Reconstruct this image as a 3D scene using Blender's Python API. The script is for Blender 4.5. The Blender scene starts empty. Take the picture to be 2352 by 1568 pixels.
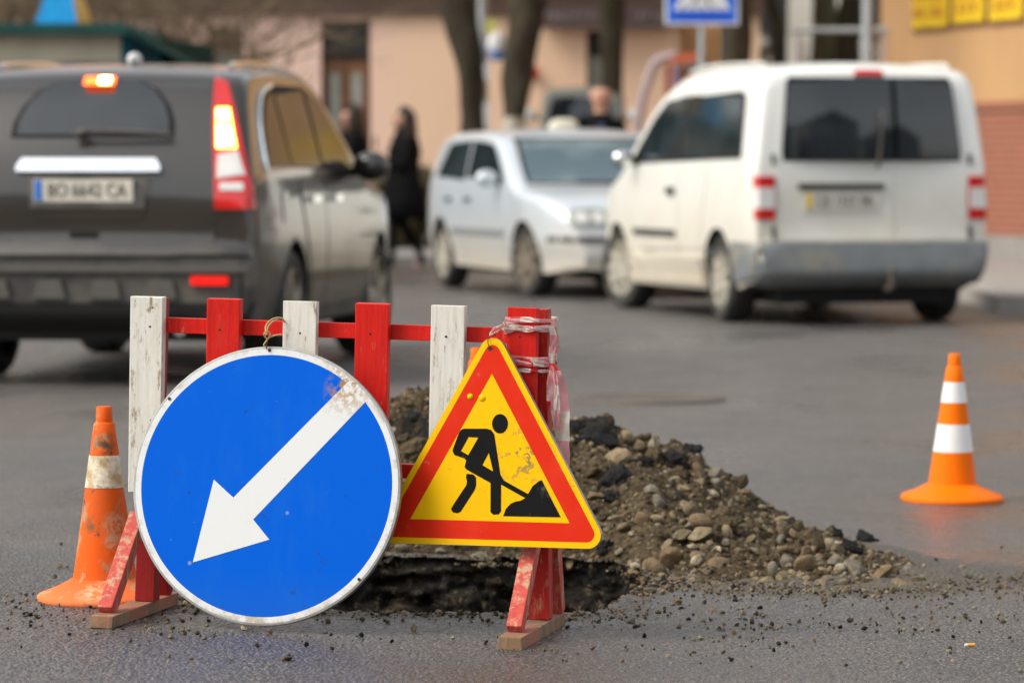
import bpy, bmesh, math, random
from mathutils import Vector, Matrix, noise
from mathutils.bvhtree import BVHTree
from mathutils.geometry import tessellate_polygon
random.seed(11)
R = math.radians
C = bpy.context.scene.collection
F, CAMH = 9000.0, 1.15
PITCH = math.atan(414 / 9000)

def at(px, py, Y):
    """world point seen at picture point (2352 x 1568 grid) at depth Y"""
    a, b = (px - 1176) / F, (784 - py) / F
    d = Vector((a, math.cos(PITCH) + b * math.sin(PITCH), -math.sin(PITCH) + b * math.cos(PITCH)))
    return Vector((0, 0, CAMH)) + d * (Y / d.y)

def sstep(a, b, x):
    t = max(0.0, min(1.0, (x - a) / (b - a)))
    return t * t * (3 - 2 * t)

def gz(x, y):
    """road height: a slight cross fall at the near side, level further on"""
    w = (1 - sstep(12.5, 17.5, y)) * sstep(3.0, 6.0, y)
    return -0.02 * max(-4, min(4, x)) * w

def pchip(pts):
    n = len(pts)
    xs = [p[0] for p in pts]; ys = [p[1] for p in pts]
    h = [xs[i + 1] - xs[i] for i in range(n - 1)]
    d = [(ys[i + 1] - ys[i]) / h[i] for i in range(n - 1)]
    m = [0.0] * n
    m[0], m[-1] = d[0], d[-1]
    for i in range(1, n - 1):
        m[i] = 0 if d[i - 1] * d[i] <= 0 else 2 * d[i - 1] * d[i] / (d[i - 1] + d[i])
    def f(x):
        if x <= xs[0]: return ys[0]
        if x >= xs[-1]: return ys[-1]
        i = 0
        while x > xs[i + 1]: i += 1
        t = (x - xs[i]) / h[i]
        return ((2*t**3 - 3*t*t + 1) * ys[i] + (t**3 - 2*t*t + t) * h[i] * m[i] + (-2*t**3 + 3*t*t) * ys[i+1] + (t**3 - t*t) * h[i] * m[i+1])
    return f

# ------------------------------------------------------------------ materials
def nd(nt, typ, **kw):
    n = nt.nodes.new(typ)
    for k, v in kw.items():
        if k in n.inputs: n.inputs[k].default_value = v
        else: setattr(n, k, v)
    return n

def rgb(c): return (c[0], c[1], c[2], 1.0)

class Mat:
    """small builder for procedural materials"""
    def __init__(s, name, base, rough=.6, metal=0.0, spec=.5, coat=0.0):
        s.m = bpy.data.materials.new(name); s.m.use_nodes = True
        s.nt = s.m.node_tree; s.nt.nodes.clear()
        s.out = nd(s.nt, 'ShaderNodeOutputMaterial'); s.b = nd(s.nt, 'ShaderNodeBsdfPrincipled')
        s.nt.links.new(s.b.outputs[0], s.out.inputs[0])
        s.b.inputs['Base Color'].default_value = rgb(base); s.b.inputs['Roughness'].default_value = rough
        s.b.inputs['Metallic'].default_value = metal; s.b.inputs['Specular IOR Level'].default_value = spec
        s.b.inputs['Coat Weight'].default_value = coat; s.b.inputs['Coat Roughness'].default_value = .06
        s.tc = nd(s.nt, 'ShaderNodeTexCoord'); s.col = None; s.rgh = None; s.h = None
        s.base = base
    def L(s, a, b): s.nt.links.new(a, b)
    def coord(s, scale=(1, 1, 1), loc=(0, 0, 0)):
        mp = nd(s.nt, 'ShaderNodeMapping'); mp.inputs['Scale'].default_value = scale; mp.inputs['Location'].default_value = loc
        s.L(s.tc.outputs['Object'], mp.inputs[0]); return mp.outputs[0]
    def noise(s, scale, detail=4, stretch=(1, 1, 1), loc=(0, 0, 0), rough=.6, dist=0.0):
        n = nd(s.nt, 'ShaderNodeTexNoise'); n.inputs['Scale'].default_value = scale; n.inputs['Detail'].default_value = detail
        n.inputs['Roughness'].default_value = rough; n.inputs['Distortion'].default_value = dist
        s.L(s.coord(stretch, loc), n.inputs['Vector']); return n.outputs['Fac']
    def voro(s, scale, stretch=(1, 1, 1), feature='F1', out='Distance'):
        n = nd(s.nt, 'ShaderNodeTexVoronoi'); n.inputs['Scale'].default_value = scale; n.feature = feature
        s.L(s.coord(stretch), n.inputs['Vector']); return n.outputs[out]
    def ramp(s, f, a, b, va=0.0, vb=1.0):
        n = nd(s.nt, 'ShaderNodeMapRange'); n.inputs[1].default_value = a; n.inputs[2].default_value = b
        n.inputs[3].default_value = va; n.inputs[4].default_value = vb; s.L(f, n.inputs[0]); return n.outputs[0]
    def math(s, op, a, b):
        n = nd(s.nt, 'ShaderNodeMath'); n.operation = op
        for i, v in enumerate((a, b)):
            if isinstance(v, (int, float)): n.inputs[i].default_value = v
            else: s.L(v, n.inputs[i])
        return n.outputs[0]
    def attr(s, name):
        n = nd(s.nt, 'ShaderNodeAttribute'); n.attribute_name = name; return n.outputs['Fac']
    def axis(s, i):
        n = nd(s.nt, 'ShaderNodeSeparateXYZ'); s.L(s.tc.outputs['Object'], n.inputs[0]); return n.outputs[i]
    def near(s, p, r0, r1):
        n = nd(s.nt, 'ShaderNodeVectorMath'); n.operation = 'DISTANCE'; s.L(s.tc.outputs['Object'], n.inputs[0]); n.inputs[1].default_value = p
        return s.ramp(n.outputs['Value'], r0, r1, 1, 0)
    def mix(s, fac, colour):
        n = nd(s.nt, 'ShaderNodeMix', data_type='RGBA')
        if isinstance(fac, (int, float)): n.inputs[0].default_value = fac
        else: s.L(fac, n.inputs[0])
        if s.col is None: n.inputs[6].default_value = rgb(s.base)
        else: s.L(s.col, n.inputs[6])
        n.inputs[7].default_value = rgb(colour); s.col = n.outputs[2]; return s
    def rough(s, f, a=0, b=1, va=.3, vb=.7): s.L(s.ramp(f, a, b, va, vb), s.b.inputs['Roughness']); return s
    def bump(s, f, dist=.002, strength=1.0):
        n = nd(s.nt, 'ShaderNodeBump'); n.inputs['Distance'].default_value = dist; n.inputs['Strength'].default_value = strength
        s.L(f, n.inputs['Height'])
        if s.h is not None: s.L(s.h, n.inputs['Normal'])
        s.h = n.outputs[0]; return s
    def done(s):
        if s.col is not None: s.L(s.col, s.b.inputs['Base Color'])
        if s.h is not None: s.L(s.h, s.b.inputs['Normal'])
        return s.m

def plain(name, c, rough=.6, metal=0.0, var=.25, scale=8, spec=.5, coat=0.0, bump=0.0, dirt=None, dirt_at=(.5, .75)):
    m = Mat(name, c, rough, metal, spec, coat)
    m.mix(m.ramp(m.noise(scale), .3, .7), [v * (1 - var) for v in c])
    if dirt: m.mix(m.ramp(m.noise(scale * .45, 6, loc=(7, 3, 1)), *dirt_at), dirt)
    if bump: m.bump(m.noise(scale * 6), bump)
    return m.done()

M = {}
def mats():
    # asphalt: grain, patches, damp sheen, brown soil where it has been spilled
    m = Mat('asphalt', (.128, .107, .09), .5, spec=.7)
    m.mix(m.ramp(m.noise(.4, 5, stretch=(.6, 1, 1)), .42, .6), (.175, .132, .104)); m.mix(m.ramp(m.noise(.22, 4, stretch=(.3, 1, 1), loc=(1, 7, 0)), .5, .62, 0, .7), (.092, .08, .071))
    m.mix(m.ramp(m.noise(1.7, 6, loc=(3, 1, 0)), .45, .75), (.104, .096, .09))
    m.mix(m.ramp(m.axis(1), 12.5, 19, 0, .6), (.225, .185, .155))  # farther road painted lighter, standing in for grazing sheen
    g = m.noise(120, 3, rough=.7); g2 = m.voro(95); g3 = m.noise(300, 2)
    m.mix(m.ramp(g, .5, .6, 0, .85), (.28, .265, .25))
    m.mix(m.ramp(g2, .3, .5, 0, .85), (.04, .039, .039)); m.mix(m.ramp(g3, .58, .7, 0, .6), (.3, .285, .27))
    m.mix(m.ramp(m.noise(5, 6, loc=(8, 2, 0), rough=.7), .58, .72, 0, .45), (.085, .08, .076))
    soil = m.attr('soil'); sn = m.noise(17, 9, rough=.75)
    sm = m.ramp(m.math('ADD', m.math('MULTIPLY', soil, 1.45), m.math('MULTIPLY', m.math('SUBTRACT', sn, .5), 2.6)), .45, .62)
    m.mix(m.math('MULTIPLY', sm, .9), (.1, .077, .05)); m.mix(m.math('MULTIPLY', sm, m.ramp(m.noise(80, 5, rough=.75), .5, .6)), (.035, .028, .02)); m.mix(m.math('MULTIPLY', sm, m.ramp(m.noise(60, 5, loc=(2, 2, 2), rough=.75), .56, .66)), (.2, .16, .11))
    wet = m.noise(.8, 5, stretch=(1, .45, 1), loc=(2, 5, 0))
    m.mix(m.ramp(wet, .52, .4, 0, .45), (.045, .044, .046))
    w1 = m.ramp(wet, .40, .6, .24, .62)
    rr = m.math('ADD', w1, m.math('MULTIPLY', sm, .35)); m.L(m.math('MINIMUM', rr, .95), m.b.inputs['Roughness'])
    m.bump(g2, .012, .8); m.bump(g, .009, .8); m.bump(m.noise(35, 4), .004, .5); m.bump(sn, .012, .3)
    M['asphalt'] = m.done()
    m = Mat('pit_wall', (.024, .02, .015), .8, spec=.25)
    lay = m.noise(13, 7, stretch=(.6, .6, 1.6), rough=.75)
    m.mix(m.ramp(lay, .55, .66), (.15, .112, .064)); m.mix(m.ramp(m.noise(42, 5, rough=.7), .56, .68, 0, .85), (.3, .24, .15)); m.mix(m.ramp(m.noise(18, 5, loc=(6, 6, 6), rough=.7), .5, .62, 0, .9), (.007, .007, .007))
    m.mix(m.ramp(m.noise(7.5, 3, stretch=(1, 1, .1), loc=(4, 0, 0)), .64, .7, 0, .45), (.12, .115, .11))
    m.bump(m.noise(38, 6, rough=.7), .03); M['pit_wall'] = m.done()
    m = Mat('soil', (.095, .071, .041), .95, spec=.1)
    m.mix(m.ramp(m.noise(5, 6), .42, .6), (.07, .052, .031)); m.mix(m.ramp(m.noise(60, 6, rough=.75), .52, .66), (.17, .135, .085))
    m.mix(m.ramp(m.attr('tar'), .35, .6), (.022, .021, .022)); m.mix(m.ramp(m.voro(70), .45, .6, 0, .8), (.04, .03, .02))
    m.bump(m.noise(70, 6), .012); M['soil'] = m.done()
    for k, c, c2 in (('stone_tan', (.27, .21, .125), (.2, .155, .09)), ('stone_grey', (.21, .185, .14), (.155, .138, .105)), ('stone_brown', (.2, .137, .073), (.145, .1, .058)), ('stone_pale', (.4, .345, .245), (.28, .23, .16)), ('stone_rust', (.25, .15, .062), (.18, .12, .065))):
        m = Mat(k, c, .8, spec=.3); m.mix(m.ramp(m.noise(1.6, 5), .4, .65), c2); m.mix(m.ramp(m.noise(2.2, 7, rough=.7, loc=(5, 5, 5)), .45, .6, 0, .85), (.115, .088, .052)); m.mix(m.ramp(m.noise(14, 4), .6, .7, 0, .6), (.08, .06, .038)); m.bump(m.noise(9, 5), .005); M[k] = m.done()
    m = Mat('clod', (.095, .072, .043), .95, spec=.1); m.mix(m.ramp(m.noise(7, 6, rough=.75), .5, .64), (.16, .125, .078)); m.mix(m.ramp(m.noise(12, 6, loc=(3, 3, 3), rough=.75), .55, .64), (.04, .03, .02)); m.bump(m.noise(16, 6, rough=.75), .006); M['clod'] = m.done()
    m = Mat('tar_lump', (.012, .0115, .0115), .75, spec=.2); m.mix(m.ramp(m.noise(9, 5, rough=.75), .58, .68), (.075, .06, .042)); m.bump(m.noise(8, 6, rough=.7), .008); M['tar_lump'] = m.done()
    # wood
    def wood(name, c, grain, wear, wearcol, lo=.6, hi=.72, rough=.55):
        m = Mat(name, c, rough, spec=.22)
        gr = m.noise(9, 5, stretch=(9, 9, .7)); m.mix(m.ramp(gr, .45, .72, 0, .7), grain)
        m.mix(m.ramp(m.noise(12, 7, stretch=(3, 3, .8), loc=(1, 2, 3), rough=.75), lo, hi, 0, wear), wearcol)
        m.mix(m.ramp(m.noise(7, 5, loc=(9, 2, 3)), .62, .74, 0, .5), [v * .55 for v in wearcol])
        m.bump(gr, .0015, .7); m.bump(m.noise(90, 3), .0006)
        return m
    m = wood('white_paint_wood', (.69, .675, .62), (.52, .48, .39), .9, (.26, .19, .11), .55, .63)
    m.mix(m.ramp(m.voro(17), .04, .075, 1, 0), (.16, .11, .07)); M['white_wood'] = m.done()
    M['red_wood'] = wood('red_paint_wood', (.6, .013, .008), (.36, .008, .006), .75, (.5, .15, .1), .6, .68, .42).done()
    M['red_wood_worn'] = wood('worn_red_paint_wood', (.5, .075, .06), (.33, .045, .035), .95, (.45, .31, .2), .5, .6, .6).done()
    M['red_wood_mid'] = wood('scuffed_red_paint_wood', (.42, .015, .01), (.25, .01, .008), .8, (.42, .2, .13), .54, .64, .55).done()
    m = wood('raw_wood', (.22, .135, .08), (.15, .095, .055), .8, (.33, .23, .145), .5, .65, .75); m.mix(m.ramp(m.noise(5, 6, loc=(4, 4, 0)), .44, .6, 0, .7), (.38, .13, .09)); m.mix(m.ramp(m.noise(9, 6, loc=(1, 4, 0)), .55, .68, 0, .7), (.12, .09, .06)); M['raw_wood'] = m.done()
    M['dark_red_wood'] = wood('dark_red_paint_wood', (.27, .012, .012), (.16, .01, .01), .5, (.3, .09, .06), .62, .75, .5).done()
    M['nail'] = plain('nail_head', (.05, .04, .035), .5, .6)
    # sign sheets
    m = Mat('sign_blue', (.0, .1, .6), .5, spec=.05); m.mix(m.ramp(m.noise(14, 6, stretch=(1, 1, 1.5), rough=.75), .66, .74, 0, .6), (.004, .13, .55)); m.mix(m.ramp(m.noise(11, 7, loc=(5, 0, 2), dist=1.5), .66, .69, 0, .6), (.02, .05, .2))
    m.mix(m.ramp(m.voro(8.3), .034, .05, .8, 0), (.22, .3, .45))
    m.mix(m.ramp(m.noise(6, 8, stretch=(1, 1, .35), rough=.8, loc=(2, 0, 5)), .5, .75, 0, .35), (.02, .16, .55)); m.mix(m.ramp(m.noise(30, 3, stretch=(.5, 1, 3), loc=(1, 0, 3)), .72, .74, 0, .8), (.22, .34, .56)); m.mix(m.ramp(m.axis(2), -.2, -.34, 0, .25), (.03, .13, .4))
    n1 = m.math('MULTIPLY', m.near((.185, 0, .235), .015, .055), m.ramp(m.noise(45, 6), .45, .56)); m.mix(n1, (.34, .2, .06)); M['sign_blue'] = m.done()
    m = Mat('sign_white', (.66, .68, .69), .5, spec=.2); m.mix(m.ramp(m.noise(9, 8, rough=.75), .58, .8, 0, .5), (.6, .57, .48)); m.mix(m.ramp(m.noise(34, 6, stretch=(1, 1, .5), rough=.7), .69, .73, 0, .8), (.33, .26, .17))
    edge = nd(m.nt, 'ShaderNodeVectorMath'); edge.operation = 'LENGTH'; m.L(m.tc.outputs['Object'], edge.inputs[0])
    m.mix(m.math('MULTIPLY', m.ramp(edge.outputs['Value'], .322, .338), m.ramp(m.noise(20, 7, rough=.7), .5, .6, 0, .8)), (.34, .27, .17))
    m.mix(m.math('MULTIPLY', m.ramp(m.axis(2), -.25, -.33), m.ramp(m.noise(26, 7, rough=.7), .46, .58, 0, .75)), (.36, .29, .17))
    m.mix(m.math('MULTIPLY', m.near((.2, 0, .25), .01, .095), m.ramp(m.noise(48, 7, rough=.7), .45, .54)), (.38, .22, .07)); M['sign_white'] = m.done()
    m = Mat('sign_yellow', (.82, .47, .0), .5, spec=.12); m.mix(m.ramp(m.noise(26, 7, rough=.75), .63, .7, 0, .75), (.4, .22, .03)); m.mix(m.ramp(m.noise(7, 4), .55, .8, 0, .5), (.74, .38, .0))
    m.mix(m.math('MULTIPLY', m.near((.09, 0, .06), .02, .1), m.ramp(m.noise(48, 6, dist=1.2), .55, .6)), (.3, .2, .06)); M['sign_yellow'] = m.done()
    m = Mat('sign_red', (.62, .022, .004), .5, spec=.12); m.mix(m.ramp(m.noise(9, 6), .5, .75, 0, .5), (.68, .05, .025)); m.mix(m.ramp(m.noise(17, 6, loc=(3, 0, 8)), .64, .7, 0, .6), (.5, .2, .13))
    m.mix(m.ramp(m.noise(60, 3, loc=(1, 0, 0)), .74, .78), (.75, .4, .02)); M['sign_red'] = m.done()
    m = Mat('sign_black', (.006, .006, .007), .55, spec=.1); m.mix(m.ramp(m.noise(40, 6, stretch=(1, 1, .4)), .62, .74, 0, .5), (.16, .15, .14)); M['sign_black'] = m.done()
    M['galv'] = plain('galvanised_steel', (.42, .43, .43), .45, .7, .35, 25, dirt=(.3, .24, .17))
    # cones
    m = Mat('old_orange', (.7, .1, .006), .6, spec=.15); m.mix(m.ramp(m.noise(6, 5), .45, .7, 0, .6), (.62, .12, .02)); m.mix(m.ramp(m.noise(14, 7, stretch=(1, 1, .6), rough=.7), .545, .6), (.42, .24, .125)); m.mix(m.ramp(m.noise(5, 5, loc=(2, 6, 1)), .5, .75, 0, .55), (.34, .09, .02)); m.mix(m.ramp(m.noise(22, 6, loc=(4, 4, 4)), .62, .68), (.12, .08, .05))
    for q_, r_, c_ in (((.005, -.04, .405), .035, (.1, .075, .045)), ((.036, -.055, .2), .035, (.48, .33, .2)), ((.03, -.062, .15), .03, (.5, .35, .22)), ((.045, -.06, .09), .03, (.46, .3, .18)), ((-.01, -.135, .035), .05, (.6, .42, .26)), ((-.03, -.055, .2), .025, (.2, .09, .04))): m.mix(m.math('MULTIPLY', m.near(q_, r_ * .3, r_ * 1.25), m.ramp(m.noise(38, 6, rough=.7), .42, .55)), c_)
    zz = m.axis(2); m.mix(m.math('MULTIPLY', m.ramp(zz, .07, .0), .45), (.9, .3, .13)); M['old_orange'] = m.done()
    m = Mat('old_band', (.72, .67, .55), .6); m.mix(m.ramp(m.noise(18, 7, rough=.7), .45, .62), (.4, .29, .14)); m.mix(m.ramp(m.noise(11, 5, loc=(5, 1, 0)), .62, .7), (.1, .08, .05)); M['old_band'] = m.done()
    M['orange'] = plain('orange_rubber', (.92, .17, .0), .5, 0, .1, 7, spec=.12, dirt=(.75, .22, .05), dirt_at=(.55, .8))
    M['band'] = plain('white_band', (.8, .8, .8), .4, 0, .08)
    M['tape_white'] = plain('white_tape', (.86, .8, .74), .5, 0, .12, 30, dirt=(.5, .38, .27)); M['tape_red'] = plain('red_tape', (.72, .05, .05), .5, 0, .2, 20); M['tape_pink'] = plain('faded_pink_tape', (.85, .42, .44), .5, 0, .15, 20)
    for k_ in ('tape_white', 'tape_red', 'tape_pink'):
        nt = M[k_].node_tree; bs = [n for n in nt.nodes if n.type == 'BSDF_PRINCIPLED'][0]; ou = [n for n in nt.nodes if n.type == 'OUTPUT_MATERIAL'][0]; tl = nt.nodes.new('ShaderNodeBsdfTranslucent'); mx = nt.nodes.new('ShaderNodeMixShader'); mx.inputs[0].default_value = .4
        nt.links.new(bs.inputs['Base Color'].links[0].from_socket, tl.inputs['Color']); nt.links.new(bs.outputs[0], mx.inputs[1]); nt.links.new(tl.outputs[0], mx.inputs[2]); nt.links.new(mx.outputs[0], ou.inputs[0])
    M['twine'] = plain('twine', (.5, .36, .17), .8); M['wire'] = plain('wire', (.07, .05, .045), .5, .6)
    # cars
    def paint(name, c, rough, metal, dust, dlo, dhi, dcol=(.3, .25, .18), coat=.6):
        m = Mat(name, c, rough, metal, coat=coat)
        f = m.math('ADD', m.ramp(m.axis(2), dhi, dlo), m.math('MULTIPLY', m.math('SUBTRACT', m.noise(3, 6), .5), .7))
        fm = m.math('MULTIPLY', m.ramp(f, .1, .9), dust); m.mix(fm, dcol)
        m.L(m.math('ADD', m.math('MULTIPLY', fm, .4), rough), m.b.inputs['Roughness']); m.L(m.ramp(fm, 0, .8, coat, 0), m.b.inputs['Coat Weight'])
        return m.done()
    M['grey_paint'] = paint('dark_grey_metallic_paint', (.02, .017, .0135), .28, .1, .75, .25, .82, (.17, .137, .09), .8)
    M['white_paint'] = paint('white_car_paint', (.74, .745, .71), .3, 0, .8, .15, 1.3, (.43, .365, .26))
    M['silver_paint'] = paint('silver_car_paint', (.55, .6, .65), .28, .25, .75, .15, .8, (.48, .4, .29))
    M['olive_paint'] = plain('grey_green_paint', (.2, .22, .2), .4)
    m = Mat('car_glass', (.012, .016, .018), .05, spec=.45); m.mix(m.ramp(m.noise(2), .4, .7), (.03, .04, .045)); m.b.inputs['IOR'].default_value = 1.2; M['car_glass'] = m.done()
    m = Mat('low_reflect_glass', (.014, .016, .016), .12, spec=.09); m.mix(m.ramp(m.noise(4, 4, rough=.7), .48, .66), (.06, .065, .06)); M['low_reflect_glass'] = m.done()  # reflectance kept low, pale patches painted in place of mirrored surroundings
    m = Mat('dusty_glass', (.008, .012, .016), .06, spec=.8); m.mix(m.ramp(m.noise(2.5, 5), .4, .75), (.022, .028, .03)); M['dusty_glass'] = m.done()
    m = Mat('windscreen', (.05, .09, .11), .04, spec=1.0); m.mix(m.ramp(m.noise(1.6, 2), .45, .6), (.13, .18, .19)); M['windscreen'] = m.done()
    M['tail_red'] = plain('red_lens', (.62, .012, .01), .15, coat=.5, var=.3); M['tail_white'] = plain('clear_lens', (.72, .7, .68), .2, coat=.5); M['plastic'] = plain('black_plastic', (.035, .034, .033), .55, dirt=(.12, .105, .085), dirt_at=(.4, .8))
    M['dusty_plastic'] = plain('dusty_bumper_plastic', (.085, .078, .066), .6); M['grey_plastic'] = plain('grey_plastic', (.2, .22, .23), .5, dirt=(.28, .25, .19)); M['black'] = plain('black_void', (.006, .006, .006), .9); M['chrome'] = plain('chrome', (.85, .87, .88), .12, 1.0, .05)
    M['tyre'] = plain('tyre_rubber', (.02, .019, .018), .8, dirt=(.1, .085, .065)); M['rim'] = plain('dusty_rim', (.42, .39, .33), .4, .5, .3, 9, dirt=(.25, .2, .14)); M['hubcap'] = plain('dusty_hubcap', (.48, .45, .38), .5, .1, .3, 9, dirt=(.3, .25, .17)); M['brown_rim'] = plain('mud_covered_rim', (.2, .165, .125), .7, 0, .3, 9)
    M['plate'] = plain('number_plate', (.66, .62, .54), .5); M['blue'] = plain('plate_blue', (.03, .16, .55), .5); M['gold'] = plain('plate_yellow', (.8, .55, .02), .5); M['ink'] = plain('plate_letters', (.06, .055, .05), .6)
    M['skin'] = plain('skin', (.55, .29, .2), .55); M['black_cloth'] = plain('black_cloth', (.008, .008, .009), .9, bump=.002, spec=.08); M['navy'] = plain('navy_cloth', (.02, .035, .09), .85); M['hair'] = plain('dark_brown_hair', (.03, .018, .012), .5); M['shoe'] = plain('pale_pink_shoe', (.6, .42, .42), .7)
    M['bag'] = plain('black_bag', (.015, .015, .018), .3)
    for k, c, e, st in (('brake_lit', (.9, .25, .02), (1, .36, .04), 9), ('brake_core', (1, .7, .3), (1, .62, .16), 22), ('stop_lit', (.9, .08, .02), (1, .1, .01), 3.5), ('reflector_glow', (.75, .012, .01), (1, .01, .005), .25)):
        m = Mat(k, c, .2); m.mix(m.ramp(m.noise(20), .4, .7), [v * .9 for v in c]); m.b.inputs['Emission Color'].default_value = rgb(e); m.b.inputs['Emission Strength'].default_value = st; M[k] = m.done()
    # town
    m = Mat('peach_render', (.82, .58, .41), .85); m.mix(m.ramp(m.noise(.5, 5), .4, .65), (.77, .53, .38)); m.mix(m.ramp(m.axis(0), -1.2, -2.2), (.8, .57, .48)); m.mix(m.ramp(m.noise(3, 6), .6, .8, 0, .5), (.62, .43, .32)); m.bump(m.noise(40, 4), .004); M['peach'] = m.done()
    m = Mat('ochre_render', (.5, .3, .14), .85); m.mix(m.ramp(m.noise(.7, 5), .4, .65), (.45, .265, .122)); m.bump(m.noise(40, 4), .004); M['ochre'] = m.done()
    m = Mat('red_brown_tile', (.26, .085, .045), .6)
    bk = nd(m.nt, 'ShaderNodeTexBrick'); bk.inputs['Scale'].default_value = 3.2; bk.inputs['Mortar Size'].default_value = .03; bk.inputs['Color1'].default_value = (.27, .088, .047, 1); bk.inputs['Color2'].default_value = (.22, .072, .04, 1); bk.inputs['Mortar'].default_value = (.4, .2, .14, 1)
    sp = nd(m.nt, 'ShaderNodeSeparateXYZ'); cb = nd(m.nt, 'ShaderNodeCombineXYZ'); m.L(m.tc.outputs['Object'], sp.inputs[0]); m.L(sp.outputs[0], cb.inputs[0]); m.L(sp.outputs[2], cb.inputs[1]); m.L(cb.outputs[0], bk.inputs['Vector']); m.col = bk.outputs['Color']; M['tile'] = m.done()
    M['dark_brown'] = plain('dark_brown_board', (.1, .06, .042), .7, scale=2); M['stone_sill'] = plain('weathered_trim', (.36, .31, .25), .85, scale=2); M['door_wood'] = plain('door_wood', (.2, .085, .035), .5, scale=4); M['void'] = plain('dark_opening', (.02, .02, .02), .5)
    M['pane'] = plain('grey_green_pane', (.3, .33, .3), .15, spec=.8); M['plum'] = plain('plum_brown_fascia', (.085, .055, .055), .7, scale=3); M['letter_grey'] = plain('grey_letters', (.26, .23, .22), .7)
    M['concrete'] = plain('concrete', (.3, .285, .27), .85, scale=2, bump=.004); M['paving'] = plain('pale_paving', (.36, .345, .34), .8, scale=1.5); M['kerb'] = plain('kerb_stone', (.36, .34, .31), .85, scale=3)
    m = Mat('bark', (.062, .05, .034), .9, spec=.2); m.mix(m.ramp(m.noise(7, 6, stretch=(3, 3, .6)), .4, .65), (.03, .026, .018)); m.mix(m.ramp(m.noise(2.5, 4, loc=(3, 3, 3)), .52, .7, 0, .6), (.07, .075, .03)); m.bump(m.noise(14, 6, stretch=(3, 3, .6)), .03); M['bark'] = m.done()
    M['mossy_bark'] = plain('mossy_bark', (.1, .095, .05), .9, scale=5, bump=.01); M['twig'] = plain('twig_bark', (.16, .115, .07), .9, scale=4); M['limewash'] = plain('limewash', (.5, .46, .38), .9, scale=5, dirt=(.2, .17, .12))
    M['leaf'] = plain('olive_leaf', (.1, .1, .03), .6, scale=20, var=.5); M['dead_leaf'] = plain('brown_leaf', (.13, .085, .045), .8, scale=20, var=.5)
    M['pole_grey'] = plain('painted_grey_pole', (.4, .42, .43), .5, .3, scale=5); M['white_bar'] = plain('white_metal', (.75, .75, .74), .45); M['paper_white'] = plain('paper_white', (.75, .76, .8), .8); M['paper_blue'] = plain('paper_blue', (.12, .26, .6), .8); M['paper_yellow'] = plain('paper_yellow', (.65, .66, .2), .8)
    M['poster_yellow'] = plain('poster_yellow', (.86, .58, .01), .6); M['poster_ink'] = plain('poster_ink', (.5, .2, .02), .6); M['road_blue'] = plain('road_sign_blue', (.004, .12, .68), .4); M['road_blue_dark'] = plain('road_sign_dark_blue', (.003, .05, .5), .4)
    M['teal'] = plain('teal_panel', (.006, .2, .3), .6, scale=3, spec=.2); M['roof_green'] = plain('dark_green_roof', (.008, .045, .04), .8, scale=3, spec=.15); M['cream'] = plain('cream_panel', (.5, .45, .34), .6, scale=3); M['sky_blue'] = plain('blue_board', (.0, .24, .56), .6, spec=.15); M['sun_yellow'] = plain('yellow_board', (.75, .47, .1), .5)
    M['shutter_ochre'] = plain('ochre_slats', (.6, .36, .17), .6, scale=3); M['purple'] = plain('faded_purple_paint', (.2, .12, .2), .5); M['lilac'] = plain('lilac_grey_paint', (.42, .33, .34), .5); M['red_orange'] = plain('red_orange_paint', (.6, .12, .05), .5); M['red'] = plain('red_plastic', (.62, .03, .03), .5)
    M['taxi'] = plain('pale_yellow_plastic', (.72, .68, .55), .5); M['iron'] = plain('dusty_iron', (.1, .083, .066), .7, .0, scale=12); M['filter'] = plain('cigarette_filter', (.85, .42, .06), .8); M['ash'] = plain('cigarette_paper', (.7, .68, .62), .8)
    M['pale_wall'] = plain('pale_plaster', (.62, .58, .5), .85, scale=1); M['grey_roof'] = plain('grey_roof', (.15, .12, .1), .8)
mats()

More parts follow.
